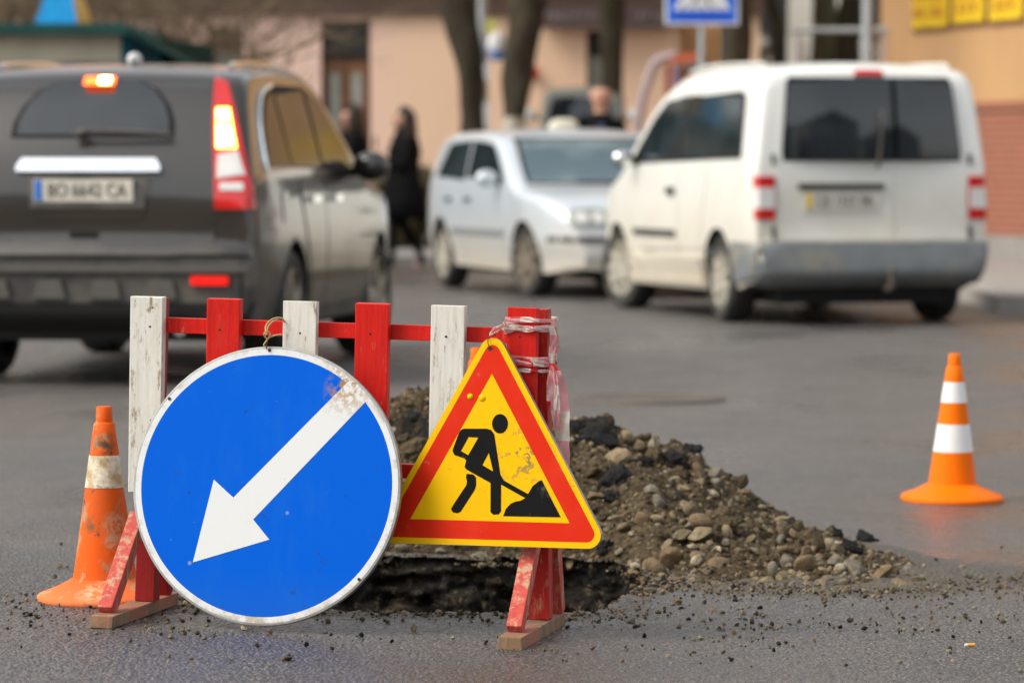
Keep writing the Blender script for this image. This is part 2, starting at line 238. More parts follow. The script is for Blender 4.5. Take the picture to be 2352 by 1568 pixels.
# ------------------------------------------------------------------ mesh tools
class MB:
    def __init__(s): s.v = []; s.f = []; s.mi = []
    def add(s, vs, fs, mi=0):
        o = len(s.v); s.v += [Vector(v) for v in vs]; s.f += [[i + o for i in f] for f in fs]; s.mi += [mi] * len(fs); return s
    def box(s, lo, hi, mi=0, mat=None, jit=0.0):
        x0, y0, z0 = lo; x1, y1, z1 = hi
        vs = [Vector(p) for p in ((x0,y0,z0),(x1,y0,z0),(x1,y1,z0),(x0,y1,z0),(x0,y0,z1),(x1,y0,z1),(x1,y1,z1),(x0,y1,z1))]
        if jit: vs = [v + Vector((random.uniform(-jit, jit), random.uniform(-jit, jit), random.uniform(-jit, jit))) for v in vs]
        if mat: vs = [mat @ v for v in vs]
        return s.add(vs, [(0,3,2,1),(4,5,6,7),(0,1,5,4),(1,2,6,5),(2,3,7,6),(3,0,4,7)], mi)
    def beam(s, a, b, w, t, side=Vector((1, 0, 0)), mi=0):
        a, b = Vector(a), Vector(b); d = (b - a).normalized(); u = (side - d * side.dot(d)).normalized(); n = d.cross(u)
        vs = [p + u * (sx * w / 2) + n * (sy * t / 2) for p in (a, b) for sx, sy in ((-1,-1),(1,-1),(1,1),(-1,1))]
        return s.add(vs, [(0,1,2,3),(7,6,5,4),(0,4,5,1),(1,5,6,2),(2,6,7,3),(3,7,4,0)], mi)
    def tube(s, path, rad, n=10, mi=0, cap=True, wob=0.0, seed=0):
        path = [Vector(p) for p in path]
        if not isinstance(rad, (list, tuple)): rad = [rad] * len(path)
        vs, fs = [], []; ref = Vector((.31, .87, .39))
        for i, p in enumerate(path):
            d = (path[min(i + 1, len(path) - 1)] - path[max(i - 1, 0)]).normalized()
            u = (ref - d * ref.dot(d)).normalized(); w = d.cross(u); ref = u
            for k in range(n):
                a = 2 * math.pi * k / n; dirv = u * math.cos(a) + w * math.sin(a)
                r = rad[i] * (1 + (wob * noise.noise((p + dirv * .35) * 2.3 + Vector((seed, 0, 0))) if wob else 0))
                vs.append(p + dirv * r)
        for i in range(len(path) - 1):
            for k in range(n): fs.append((i*n+k, i*n+(k+1) % n, (i+1)*n+(k+1) % n, (i+1)*n+k))
        if cap: fs += [tuple(range(n))[::-1], tuple(range((len(path)-1)*n, len(path)*n))]
        return s.add(vs, fs, mi)
    def lathe(s, prof, n=32, mi=0, axis='z', mis=None, closed=False):
        vs, fs, ms = [], [], []
        for r, h in prof:
            for k in range(n):
                a = 2 * math.pi * k / n; c, q = r * math.cos(a), r * math.sin(a)
                vs.append((c, q, h) if axis == 'z' else (c, h, q))
        m = len(prof)
        for i in range(m - 1 + (1 if closed else 0)):
            j = (i + 1) % m
            for k in range(n):
                fs.append((i*n+k, i*n+(k+1) % n, j*n+(k+1) % n, j*n+k)); ms.append(mis[i] if mis else mi)
        o = len(s.v); s.v += [Vector(v) for v in vs]; s.f += [[i + o for i in f] for f in fs]; s.mi += ms; return s
    def sheet(s, outer, y, mi=0, holes=(), t=0.0):
        """flat outline in the local x-z plane at depth y; with t also its back and rim"""
        loops = [[Vector((p[0], p[1], 0)) for p in outer]] + [[Vector((p[0], p[1], 0)) for p in h] for h in holes]
        tri = tessellate_polygon(loops); flat = [p for l in loops for p in l]
        s.add([(p.x, y, p.y) for p in flat], [tuple(t_) for t_ in tri], mi)
        if t:
            s.add([(p.x, y + t, p.y) for p in flat], [tuple(t_)[::-1] for t_ in tri], mi)
            for l in loops:
                n = len(l); s.add([(p.x, y, p.y) for p in l] + [(p.x, y + t, p.y) for p in l], [(i, (i+1) % n, n+(i+1) % n, n+i) for i in range(n)], mi)
        return s
    def grid(s, fn, nu, nv, mi=0):
        return s.add([fn(i / nu, j / nv) for j in range(nv + 1) for i in range(nu + 1)], [(j*(nu+1)+i, j*(nu+1)+i+1, (j+1)*(nu+1)+i+1, (j+1)*(nu+1)+i) for j in range(nv) for i in range(nu)], mi)
    def ball(s, c, r, n=12, mi=0):
        if not isinstance(r, (tuple, list)): r = (r, r, r)
        vs = [(c[0], c[1], c[2] + r[2])]; m = n // 2
        for i in range(1, m):
            a = math.pi * i / m
            for k in range(n):
                b = 2 * math.pi * k / n; vs.append((c[0] + r[0]*math.sin(a)*math.cos(b), c[1] + r[1]*math.sin(a)*math.sin(b), c[2] + r[2]*math.cos(a)))
        vs.append((c[0], c[1], c[2] - r[2])); fs = [(0, 1 + k, 1 + (k+1) % n) for k in range(n)]
        for i in range(m - 2):
            for k in range(n): fs.append((1+i*n+k, 1+(i+1)*n+k, 1+(i+1)*n+(k+1) % n, 1+i*n+(k+1) % n))
        l = len(vs) - 1; fs += [(l, 1+(m-2)*n+(k+1) % n, 1+(m-2)*n+k) for k in range(n)]
        return s.add(vs, fs, mi)
    def mesh(s, name, mat, smooth=True, sharp=40, fix=True):
        me = bpy.data.meshes.new(name); me.from_pydata([tuple(v) for v in s.v], [], s.f)
        for mm in (mat if isinstance(mat, (list, tuple)) else [mat]): me.materials.append(M[mm])
        me.polygons.foreach_set('material_index', s.mi)
        if fix:
            bm = bmesh.new(); bm.from_mesh(me); bmesh.ops.recalc_face_normals(bm, faces=bm.faces); bm.to_mesh(me); bm.free()
        me.polygons.foreach_set('use_smooth', [smooth] * len(me.polygons))
        if smooth and sharp: me.set_sharp_from_angle(angle=R(sharp))
        me.update(); return me
    def build(s, name, mat, parent=None, smooth=True, sharp=40, fix=True, bevel=0.0):
        o = bpy.data.objects.new(name, s.mesh(name, mat, smooth, sharp, fix)); C.objects.link(o)
        if parent is not None: o.parent = parent
        if bevel:
            b = o.modifiers.new('edge', 'BEVEL'); b.width = bevel; b.segments = 2; b.limit_method = 'ANGLE'
        return o

def tag(o, label=None, cat=None, group=None, kind=None):
    for k, v in (('label', label), ('category', cat), ('group', group), ('kind', kind)):
        if v: o[k] = v
    return o
def empty(name, loc=(0, 0, 0), rz=0.0, label=None, cat=None, group=None, parent=None):
    o = bpy.data.objects.new(name, None); C.objects.link(o); o.location = loc; o.rotation_euler = (0, 0, rz); o.empty_display_size = .2
    if parent is not None: o.parent = parent
    return tag(o, label, cat, group)
def copy_tree(o, parent=None):
    c = o.copy(); C.objects.link(c)
    if parent is not None: c.parent = parent
    for ch in list(o.children): copy_tree(ch, c)
    return c
def text(body, size, mat, parent, loc, rot, name='lettering', ext=.001, width=None):
    cu = bpy.data.curves.new(name, 'FONT'); cu.body = body; cu.size = size; cu.extrude = ext; cu.align_x = 'CENTER'; cu.align_y = 'CENTER'
    t = bpy.data.objects.new(name, cu); C.objects.link(t); bpy.context.view_layer.update()
    me = bpy.data.meshes.new_from_object(t.evaluated_get(bpy.context.evaluated_depsgraph_get()))
    bpy.data.objects.remove(t); bpy.data.curves.remove(cu)
    if width:
        xs = [v.co.x for v in me.vertices]; k = width / max(1e-6, max(xs) - min(xs))
        for v in me.vertices: v.co.x *= k
    me.materials.clear(); me.materials.append(M[mat])
    o = bpy.data.objects.new(name, me); C.objects.link(o); o.parent = parent; o.location = loc; o.rotation_euler = rot; return o

# ------------------------------------------------------------------ ground with the dug pit
PIT = [(-.80, 9.93), (-.62, 9.86), (-.44, 9.90), (-.19, 9.89), (-.02, 9.92), (.12, 9.90), (.215, 9.94), (.26, 10.1), (.30, 10.34), (.36, 10.58), (.39, 10.8), (.36, 11.05), (.29, 11.24), (.1, 11.29), (-.12, 11.25), (-.35, 11.30), (-.6, 11.27), (-.78, 11.2), (-.84, 10.8), (-.82, 10.3)]
def in_poly(x, y, poly):
    c = False; j = len(poly) - 1
    for i in range(len(poly)):
        (xi, yi), (xj, yj) = poly[i], poly[j]
        if (yi > y) != (yj > y) and x < (xj - xi) * (y - yi) / (yj - yi) + xi: c = not c
        j = i
    return c
def pit_dist(x, y):
    d = 9
    for i in range(len(PIT)):
        a = Vector(PIT[i]); b = Vector(PIT[(i + 1) % len(PIT)]); p = Vector((x, y)); t = max(0, min(1, (p - a).dot(b - a) / (b - a).length_squared)); d = min(d, (a + (b - a) * t - p).length)
    return d
ridge_z = pchip([(-1.15, 0), (-.9, .16), (-.6, .36), (-.375, .42), (-.268, .455), (-.1, .43), (.05, .37), (.179, .355), (.285, .362), (.365, .335), (.483, .292), (.563, .276), (.6, .235), (.683, .187), (.818, .112), (.934, .07), (1.094, .03), (1.25, 0.0)])
ridge_y = pchip([(-1.2, 12), (.5, 12.0), (.82, 11.8), (1.1, 11.4), (1.3, 11.1)])
foot_y = pchip([(-1.2, 11.5), (-.9, 11.36), (0, 11.33), (.3, 11.27), (.42, 10.98), (.6, 10.8), (1.0, 10.78), (1.2, 10.9), (1.3, 11.05)])
back_y = pchip([(-1.2, 12.6), (-.3, 12.95), (.5, 12.8), (1.0, 12.0), (1.3, 11.2)])
def heap_base(x, y):
    if x <= -1.15 or x >= 1.25: return 0.0
    f, r, b = foot_y(x), ridge_y(x), back_y(x)
    if y <= f or y >= b: return 0.0
    t = (y - f) / (r - f) if y < r else (b - y) / (b - r)
    return ridge_z(x) * (t ** .85 if y < r else t * t * (3 - 2 * t))
def build_ground():
    def lines(lo, hi, step, far_lo, far_hi):
        a = []; v = lo; s = step
        while v > far_lo: s *= 1.45; v -= s; a.append(max(v, far_lo))
        a = a[::-1]; n = int(round((hi - lo) / step)); a += [lo + i * step for i in range(n + 1)]
        v = hi; s = step
        while v < far_hi: s *= 1.45; v += s; a.append(min(v, far_hi))
        return a
    xs = lines(-1.5, 1.8, .0095, -150, 150)
    ya = lines(8.35, 10.4, .0095, -70, 10.4); yb = lines(10.4, 13.2, .018, 10.4, 170); ys = ya + yb[1:]
    nx, ny = len(xs), len(ys); vs = []; soil = []
    for y in ys:
        for x in xs:
            near = -1.6 < x < 2.2 and 8.3 < y < 13.4
            z = gz(x, y) + (noise.noise(Vector((x * 1.3, y * 1.3, 0))) * .004 + noise.noise(Vector((x * 9, y * 9, 3))) * .0012 if near else 0)
            s = 0.0
            if near and y < 11.4:
                f_ = 1 - sstep(10.3, 11.4, y); z += f_ * ((.0042) * noise.noise(Vector((x * 62, y * 38, 9))) + (.0026) * noise.noise(Vector((x * 120, y * 75, 2))))
            if near:
                pd = pit_dist(x, y); s = max(0, 1 - pd / (.2 if y < 10.1 else .15))
                hd = max(0, foot_y(max(-1.1, min(1.28, x))) - y) + max(0, x - 1.2) * .55 + max(0, y - back_y(max(-1.1, min(1.28, x))))
                if x > .2: s = max(s, 1 - hd / .5)
                elif x > -1.1 and y > 11.2: s = max(s, 1 - hd / .3)
                s *= 1 - sstep(1.5, 2.0, x); s *= sstep(-1.35, -1.05, x)
                z += .012 * sstep(.4, 1, s) * (noise.noise(Vector((x * 16, y * 16, 1))) + .4)
            soil.append(s); vs.append((x, y, z))
    fs = []
    for j in range(ny - 1):
        for i in range(nx - 1):
            cx, cy = (xs[i] + xs[i+1]) / 2, (ys[j] + ys[j+1]) / 2
            if -.95 < cx < .5 and 9.8 < cy < 11.4:
                k = .02
                if in_poly(cx + k * noise.noise(Vector((cx * 14, cy * 14, 7))), cy + k * noise.noise(Vector((cx * 14, cy * 14, 17))), PIT): continue
            fs.append((j*nx+i, j*nx+i+1, (j+1)*nx+i+1, (j+1)*nx+i))
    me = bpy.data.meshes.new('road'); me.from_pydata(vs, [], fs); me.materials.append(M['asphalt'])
    a = me.attributes.new('soil', 'FLOAT', 'POINT'); a.data.foreach_set('value', soil)
    me.polygons.foreach_set('use_smooth', [True] * len(fs)); o = bpy.data.objects.new('road', me); C.objects.link(o); tag(o, kind='structure')
    # walls and floor of the pit
    n = 420; per = []
    L = [0]
    for i in range(len(PIT)): L.append(L[-1] + (Vector(PIT[i]) - Vector(PIT[(i + 1) % len(PIT)])).length)
    for k in range(n):
        d = L[-1] * k / n; i = max(q for q in range(len(PIT)) if L[q] <= d); t = (d - L[i]) / (L[i+1] - L[i]); a, b = Vector(PIT[i]), Vector(PIT[(i+1) % len(PIT)])
        per.append(a + (b - a) * t)
    cen = Vector((-.2, 10.55)); rows = 44; vs = []
    for j in range(rows + 1):
        h = .58 * (j / rows) ** 1.5
        for p in per:
            dv = (p - cen).normalized(); q3 = Vector((p.x * 7, p.y * 7, h * 11))
            inn = -.03 + .10 * h + min(1, h * 25) * (.03 * noise.noise(q3) + .034 * noise.noise(q3 * 2.3) + .026 * noise.noise(q3 * 5) + .014 * noise.noise(q3 * 9) + .012 * math.sin(h * 75 + 6 * noise.noise(q3 * .5)))
            w = p - dv * inn; vs.append((w.x, w.y, gz(p.x, p.y) - .003 - h))
    fs = [(j*n+k, j*n+(k+1) % n, (j+1)*n+(k+1) % n, (j+1)*n+k) for j in range(rows) for k in range(n)] + [tuple(range(rows*n, rows*n+n))]
    mb = MB().add(vs, fs); tag(mb.build('pit', 'pit_wall', sharp=0), 'rectangular pit dug through the asphalt behind the barrier', 'pit', kind='structure')
build_ground()

# ------------------------------------------------------------------ heap of soil
def heap_h(x, y):
    b = heap_base(x, y)
    if b <= 0: return 0.0
    p = Vector((x, y, 0)); k = min(1, b / .06)
    return max(0, b + k * (.038 * noise.noise(p * 4.2 + Vector((3, 1, 0))) + .03 * noise.noise(p * 11) + .02 * noise.noise(p * 25) + .01 * noise.noise(p * 60)))
def tar_at(x, y):
    return sstep(.2, .38, noise.noise(Vector((x * 5.3 + 5, y * 4.6, 2)))) * sstep(.12, .22, heap_base(x, y)) * (1 if x > .0 else .75)
def build_heap():
    nx, ny = 210, 160; vs = []; tar = []
    for j in range(ny + 1):
        for i in range(nx + 1):
            x = -1.15 + 2.42 * i / nx; y = 10.75 + 2.25 * j / ny; h = heap_h(x, y); t = tar_at(x, y)
            h += t * .04 * (.3 + noise.noise(Vector((x * 22, y * 22, 5))) + .6 * noise.noise(Vector((x * 50, y * 50, 8)))) if h > .05 else 0
            vs.append((x, y, gz(x, y) - .012 + h)); tar.append(t)
    fs = [(j*(nx+1)+i, j*(nx+1)+i+1, (j+1)*(nx+1)+i+1, (j+1)*(nx+1)+i) for j in range(ny) for i in range(nx)
          if max(heap_base(vs[j*(nx+1)+i][0], vs[j*(nx+1)+i][1]), heap_base(vs[(j+1)*(nx+1)+i+1][0], vs[(j+1)*(nx+1)+i+1][1])) > 0]
    me = bpy.data.meshes.new('soil_heap'); me.from_pydata(vs, [], fs); me.materials.append(M['soil'])
    me.attributes.new('tar', 'FLOAT', 'POINT').data.foreach_set('value', tar)
    bm = bmesh.new(); bm.from_mesh(me); bmesh.ops.delete(bm, geom=[v for v in bm.verts if not v.link_faces], context='VERTS'); bm.to_mesh(me); bm.free()
    me.polygons.foreach_set('use_smooth', [True] * len(me.polygons)); o = bpy.data.objects.new('soil_heap', me); C.objects.link(o)
    tag(o, 'heap of brown soil and black asphalt crumbs dug from the pit', 'soil heap')
build_heap()

def stone_mesh(seed, mat, angular, flat, rounds=2):
    rnd = random.Random(seed); bm = bmesh.new(); bmesh.ops.create_icosphere(bm, subdivisions=rounds, radius=.5)
    sx, sy, sz = rnd.uniform(.85, 1.25), rnd.uniform(.75, 1.0), flat * rnd.uniform(.85, 1.15)
    planes = [(Vector((rnd.gauss(0, 1), rnd.gauss(0, 1), rnd.gauss(0, 1))).normalized(), rnd.uniform(.26, .42)) for _ in range(angular)]
    for v in bm.verts:
        p = v.co.copy()
        for n, d in planes:
            e = p.dot(n) - d
            if e > 0: p -= n * e
        p *= 1 + .16 * noise.noise(p * 2.4 + Vector((seed * 3.1, 0, 0))) + .05 * noise.noise(p * 6 + Vector((seed, 5, 0)))
        v.co = Vector((p.x * sx, p.y * sy, p.z * sz))
    me = bpy.data.meshes.new('stone'); bm.to_mesh(me); bm.free(); me.materials.append(M[mat])
    me.polygons.foreach_set('use_smooth', [True] * len(me.polygons)); me.set_sharp_from_angle(angle=R(38 if angular else 60)); return me
STONES = [stone_mesh(i, m, a, f, 3) for i, (m, a, f) in enumerate([('stone_tan', 2, .62), ('stone_grey', 4, .6), ('stone_tan', 8, .7), ('stone_grey', 9, .65), ('stone_brown', 1, .55), ('stone_pale', 8, .6), ('stone_tan', 10, .55), ('stone_rust', 7, .7), ('stone_grey', 6, .55), ('stone_brown', 8, .7), ('stone_tan', 6, .5), ('stone_pale', 5, .55), ('stone_grey', 11, .8), ('stone_tan', 3, .8)])]
def lump_mesh(seed, mat):
    bm = bmesh.new(); bmesh.ops.create_icosphere(bm, subdivisions=4, radius=.5); o = Vector((seed * 2.7, 1, 4))
    for v in bm.verts:
        p = v.co.copy(); p *= 1 + .5 * noise.noise(p * 2.1 + o) + .28 * noise.noise(p * 5 + o) + .16 * noise.noise(p * 11 + o) + .08 * noise.noise(p * 23 + o); v.co = Vector((p.x * 1.1, p.y * .95, p.z * .8))
    me = bpy.data.meshes.new('lump'); bm.to_mesh(me); bm.free(); me.materials.append(M[mat]); me.polygons.foreach_set('use_smooth', [True] * len(me.polygons)); me.set_sharp_from_angle(angle=R(45)); return me
TAR = [lump_mesh(40 + i, 'tar_lump') for i in range(3)]
CLODS = [lump_mesh(60 + i, 'clod') for i in range(4)]
def put_stone(me, x, y, size, z, label, group, name='stone', sink=.2):
    o = bpy.data.objects.new(name, me); C.objects.link(o); o.scale = (size,) * 3
    o.location = (x, y, z + size * (.3 - sink)); o.rotation_euler = (random.gauss(0, .6), random.gauss(0, .6), random.uniform(0, 6.28))
    return tag(o, label, {'asphalt_lump': 'asphalt lump', 'soil_clod': 'soil clod', 'pebble': 'pebble'}.get(name, 'stone'), group)
def scatter_stones():
    used = []
    special = [  # px, py, size, mesh, label, name : stones one can single out
        (1612, 1195, .085, 4, 'large flat brown stone in the middle of the heap', 'stone'),
        (1650, 1290, .068, 4, 'dark rounded brown stone low on the heap front', 'stone'),
        (1895, 1252, .062, 0, 'big smooth tan stone left of the two black lumps at the heap end', 'stone'),
        (1500, 1120, .058, 3, 'wedge shaped tan stone high on the heap right of the triangle sign', 'stone'),
        (1843, 1338, .045, 7, 'orange brown stone at the front foot of the heap', 'stone'),
        (1960, 1302, .066, 12, 'pale grey speckled stone below the black lumps', 'stone'),
        (2185, 1333, .038, 4, 'lone brown stone lying apart right of the heap', 'stone'),
        (1990, 1243, .072, 'T0', 'largest black asphalt lump on the right tail of the heap', 'asphalt_lump'),
        (1958, 1258, .06, 'T1', 'black asphalt lump beside a smooth tan stone on the heap tail', 'asphalt_lump'),
        (1552, 1062, .08, 'T2', 'black asphalt lump high on the heap below its right shoulder', 'asphalt_lump'),
        (1372, 1010, .1, 'T1', 'black asphalt lump on the heap just right of the hanging tape', 'asphalt_lump'),
        (1420, 1095, .085, 'T0', 'black asphalt lump on the heap right of the worker sign', 'asphalt_lump')]
    special += [(px, py, sz, 'T%d' % (q % 3), lab, 'asphalt_lump') for q, (px, py, sz, lab) in enumerate([(1335, 985, .075, 'black asphalt lump at the heap top close beside the tape end'), (1590, 1035, .06, 'black asphalt lump on the right shoulder of the heap'), (1400, 1140, .06, 'black asphalt lump near the right edge of the worker sign'), (1385, 1255, .055, 'black asphalt lump just below the right corner of the worker sign'), (1478, 1060, .05, 'small black asphalt lump in the upper middle of the heap'), (1925, 1222, .04, 'small black asphalt lump behind the tail end of the heap'), (955, 960, .06, 'black asphalt lump on the heap between the pickets')])]
    def surf(px, py):
        lo, hi = 10.0, 12.4; y = lo
        while y < hi:
            p = at(px, py, y)
            if p.z <= gz(p.x, y) + heap_h(p.x, y): return p
            y += .012
        return at(px, py, 11)
    for px, py, s, mi, lab, nm in special:
        p = surf(px, py); me = TAR[int(mi[1])] if isinstance(mi, str) else STONES[mi]
        put_stone(me, p.x, p.y + .01, s * 1.05, p.z - .012, lab, None, nm, .25); used.append((p.x, p.y, s))
    kinds = {'stone_tan': 'tan stone lying in the soil heap', 'stone_grey': 'grey stone lying in the soil heap', 'stone_brown': 'brown stone lying in the soil heap', 'stone_pale': 'pale stone lying in the soil heap', 'stone_rust': 'rust coloured stone lying in the soil heap'}
    n = 0; tries = 0
    while n < 390 and tries < 120000:
        tries += 1; x = random.uniform(-.75, 1.27); y = random.uniform(10.72, 12.05)
        if y > ridge_y(x) + .03: continue
        b = heap_base(x, y); fr = (y - foot_y(x)) / max(.05, ridge_y(x) - foot_y(x))
        if b <= 0 and not (-.12 < fr < 0): continue
        if in_poly(x, y - .03, PIT): continue
        dens = (1.0 if fr < .5 else .3) * (1 if x > .1 else .7) * (1 - .8 * tar_at(x, y))
        if .62 < x < .85 and .25 < fr < .6: dens *= .35
        dens *= sstep(-.3, .25, noise.noise(Vector((x * 4, y * 4, 9))) + .1)
        if random.random() > dens: continue
        s = min(.105, .024 + random.expovariate(1 / .02)) * (1.1 if fr < .5 else .85)
        if any((x - a) ** 2 + ((y - c) * .8) ** 2 < (.38 * (s + d)) ** 2 for a, c, d in used): continue
        if x > 1.0: s *= .75
        me = random.choice(STONES + STONES[2:4] + STONES[6:7] + STONES[8:11] + STONES[12:13]); z = gz(x, y) + heap_h(x, y) - .012
        if random.random() < (.38 if fr > .4 else .2):
            put_stone(random.choice(CLODS), x, y, s * (1.1 if x < .9 else .65), z, 'crumbling clod of brown soil on the heap', 'soil clods on the heap', 'soil_clod', random.uniform(.1, .25)); used.append((x, y, s)); n += 1; continue
        put_stone(me, x, y, s, z, kinds[me.materials[0].name], 'stones lying in the soil heap', sink=random.uniform(-.02, .2)); used.append((x, y, s)); n += 1
    # uncountable small stuff
    def gravel(count, pick, name, mat, lo, hi, label=None):
        base = bmesh.new(); bmesh.ops.create_icosphere(base, subdivisions=1, radius=.5)
        bv = [v.co.copy() for v in base.verts]; bf = [[v.index for v in f.verts] for f in base.faces]; base.free(); mb = MB()
        for _ in range(count):
            q = pick()
            if q is None: continue
            x, y, z, mi = q; s = min(hi, lo + random.expovariate(1 / (lo * .9))); rot = Matrix.Rotation(random.uniform(0, 6.28), 3, Vector((random.random(), random.random(), random.random() + .01)).normalized())
            sc = (random.uniform(.8, 1.3), random.uniform(.7, 1.1), random.uniform(.5, .9))
            mb.add([Vector((x, y, z)) + rot @ Vector((v.x * sc[0] * random.uniform(.8, 1.2), v.y * sc[1] * random.uniform(.8, 1.2), v.z * sc[2])) * s for v in bv], bf, mi)
        return tag(mb.build(name, mat, smooth=False, fix=False), label, 'gravel', kind='stuff')
    mm = ['stone_tan', 'stone_grey', 'stone_brown', 'tar_lump', 'soil']
    def on_heap():
        x = random.uniform(-1.0, 1.26); y = random.uniform(10.75, 12.15); h = heap_h(x, y)
        if h <= .002: return None
        t = tar_at(x, y); return (x, y, gz(x, y) + h - .012, 3 if random.random() < t * .8 + .06 else random.choice((0, 1, 2, 4, 4, 4)))
    gravel(9000, on_heap, 'heap_gravel', mm, .007, .026)
    def on_road():
        r = random.random()
        if r < .4:   # rim of the pit
            i = random.randrange(len(PIT)); a, b = Vector(PIT[i]), Vector(PIT[(i + 1) % len(PIT)]); p = a.lerp(b, random.random()); x = p.x + random.gauss(0, .05); y = p.y + (random.gauss(-.03, .06) if p.y < 10.1 else random.gauss(0, .06))
            if in_poly(x, y, PIT) or (y < 9.8 and random.random() < .4): return None
        elif r < .72:  # apron of the heap
            x = random.uniform(.25, 1.75); y = foot_y(min(1.28, x)) - abs(random.gauss(0, .22)) + max(0, x - 1.2) * random.uniform(-.3, .8)
        else:
            x = random.uniform(-1.35, 1.6); y = random.gauss(9.75, .35)
            if noise.noise(Vector((x * 3, y * 3, 4))) < -.08: return None
        if in_poly(x, y, PIT): return None
        return (x, y, gz(x, y) + .0045, random.choice((0, 1, 2, 3, 4, 4, 4)))
    gravel(4300, on_road, 'road_grit', mm, .0042, .016)
    def on_rim():
        i = random.randrange(len(PIT)); a, b = Vector(PIT[i]), Vector(PIT[(i + 1) % len(PIT)]); p = a.lerp(b, random.random()); out = (p - Vector((-.2, 10.55))).normalized(); q = p + out * random.gauss(.012, .03)
        if noise.noise(Vector((q.x * 5, q.y * 5, 3))) < -.15: return None
        ins = in_poly(q.x, q.y, PIT); return (q.x, q.y, gz(q.x, q.y) + (.004 if not ins else -.012), random.choice((0, 2, 3, 4, 4, 4)))
    gravel(1500, on_rim, 'rim_rubble', mm, .007, .034)
    # pebbles on the road one can count
    spots = [(1558, 1388, .024), (2053, 1360, .026), (1893, 1382, .022), (1609, 1470, .02), (1680, 1520, .016), (1480, 1465, .016), (1468, 1441, .016), (1362, 1492, .016), (440, 1517, .014), (651, 1518, .014), (388, 1512, .02), (530, 1520, .012), (704, 1485, .017), (140, 1252, .014), (138, 1304, .022), (155, 1305, .014), (900, 1476, .014), (1640, 1408, .022), (1545, 1392, .014), (1745, 1400, .02), (1835, 1430, .014), (1930, 1445, .016), (1990, 1362, .017), (2210, 1308, .022), (2290, 1352, .016), (2300, 1260, .014), (1300, 1520, .012), (1450, 1432, .024), (1560, 1445, .018), (1760, 1445, .012), (1870, 1475, .012), (2100, 1420, .014), (2150, 1290, .018), (1150, 1485, .02), (345, 1452, .024), (420, 1450, .016), (470, 1470, .02), (620, 1455, .018), (560, 1448, .02), (830, 1462, .018), (950, 1450, .02), (1040, 1470, .014), (300, 1475, .013), (160, 1460, .013), (60, 1380, .015), (70, 1440, .012)]
    for px, py, s in spots:
        y = 8.5
        while y < 14 and at(px, py, y).z > gz(at(px, py, y).x, y): y += .01
        p = at(px, py, y); dark = random.random() < .3; s *= .62 if dark else .95; me = random.choice(TAR) if dark else random.choice(STONES)
        put_stone(me, p.x, p.y, s, gz(p.x, p.y) + .003, 'black crumb lying loose on the road' if dark else 'small pebble lying loose on the road', 'pebbles and crumbs on the road', 'pebble', .12)
scatter_stones()

# ------------------------------------------------------------------ the barrier
def frame_matrix(o, yaw, lean, roll):
    """local x to the right, y away from the camera, z up"""
    m = Matrix.Rotation(-yaw, 4, 'Z') @ Matrix.Rotation(-lean, 4, 'X') @ Matrix.Rotation(roll, 4, 'Y')
    m.translation = o; return m
bar = empty('barrier', label='red and white wooden picket barrier standing in front of the pit', cat='barrier')
bar.matrix_world = frame_matrix(Vector((.02, 9.49, .0)), R(12), 0, R(1.2))
for i, (x0, x1, zb, m) in enumerate([(-1.003, -.920, .309, 'white_wood'), (-.806, -.722, .33, 'red_wood'), (-.612, -.527, .33, 'white_wood'), (-.429, -.346, .33, 'red_wood'), (-.238, -.155, .33, 'white_wood'), (-.049, .026, .30, 'red_wood')]):
    mb = MB().box((x0, 0, zb), (x1, .03, .795), jit=.0012)
    pk = mb.build('picket', m, bar, smooth=False, bevel=.0018); pk.location = (0, 0, 0)
    tag(pk, 'white painted picket' if m == 'white_wood' else 'red painted picket')
    for zz in (.724,):
        nl = MB(); nl.lathe([(0, -.0009), (.0028, -.0008), (.0032, .001)], 10, axis='y'); a = nl.build('nail', 'nail', pk); a.location = ((x0 + x1) / 2 + random.uniform(-.014, .014), 0, zz + random.uniform(-.008, .008))
for z0, z1 in ((.706, .743), (.367, .402)):
    MB().box((-.97, .031, z0), (-.02, .056, z1), jit=.001).build('rail', 'red_wood', bar, smooth=False, bevel=.0015)
for cx, y0, y1, lx, top in ((.036, -.293, .235, .034, .014), (-.981, -.263, .285, -.972, -.958)):
    MB().box((cx - .029, y0, 0), (cx + .029, y1, .031), jit=.0015).build('foot', 'raw_wood', bar, smooth=False, bevel=.002)
    MB().beam((lx, .08, .032), (top, .08, .79), .05, .05).build('post', 'red_wood_mid' if cx > 0 else 'dark_red_wood', bar, smooth=False, bevel=.0018)
    MB().beam((cx - .008, -.2, .032), (lx - .012, .035, .245), .037, .042).build('brace', 'red_wood_worn', bar, smooth=False, bevel=.0018)
    MB().beam((cx + .008, .225, .032), (lx + .012, .13, .245), .037, .042).build('brace', 'red_wood_worn' if cx > 0 else 'dark_red_wood', bar, smooth=False, bevel=.0018)

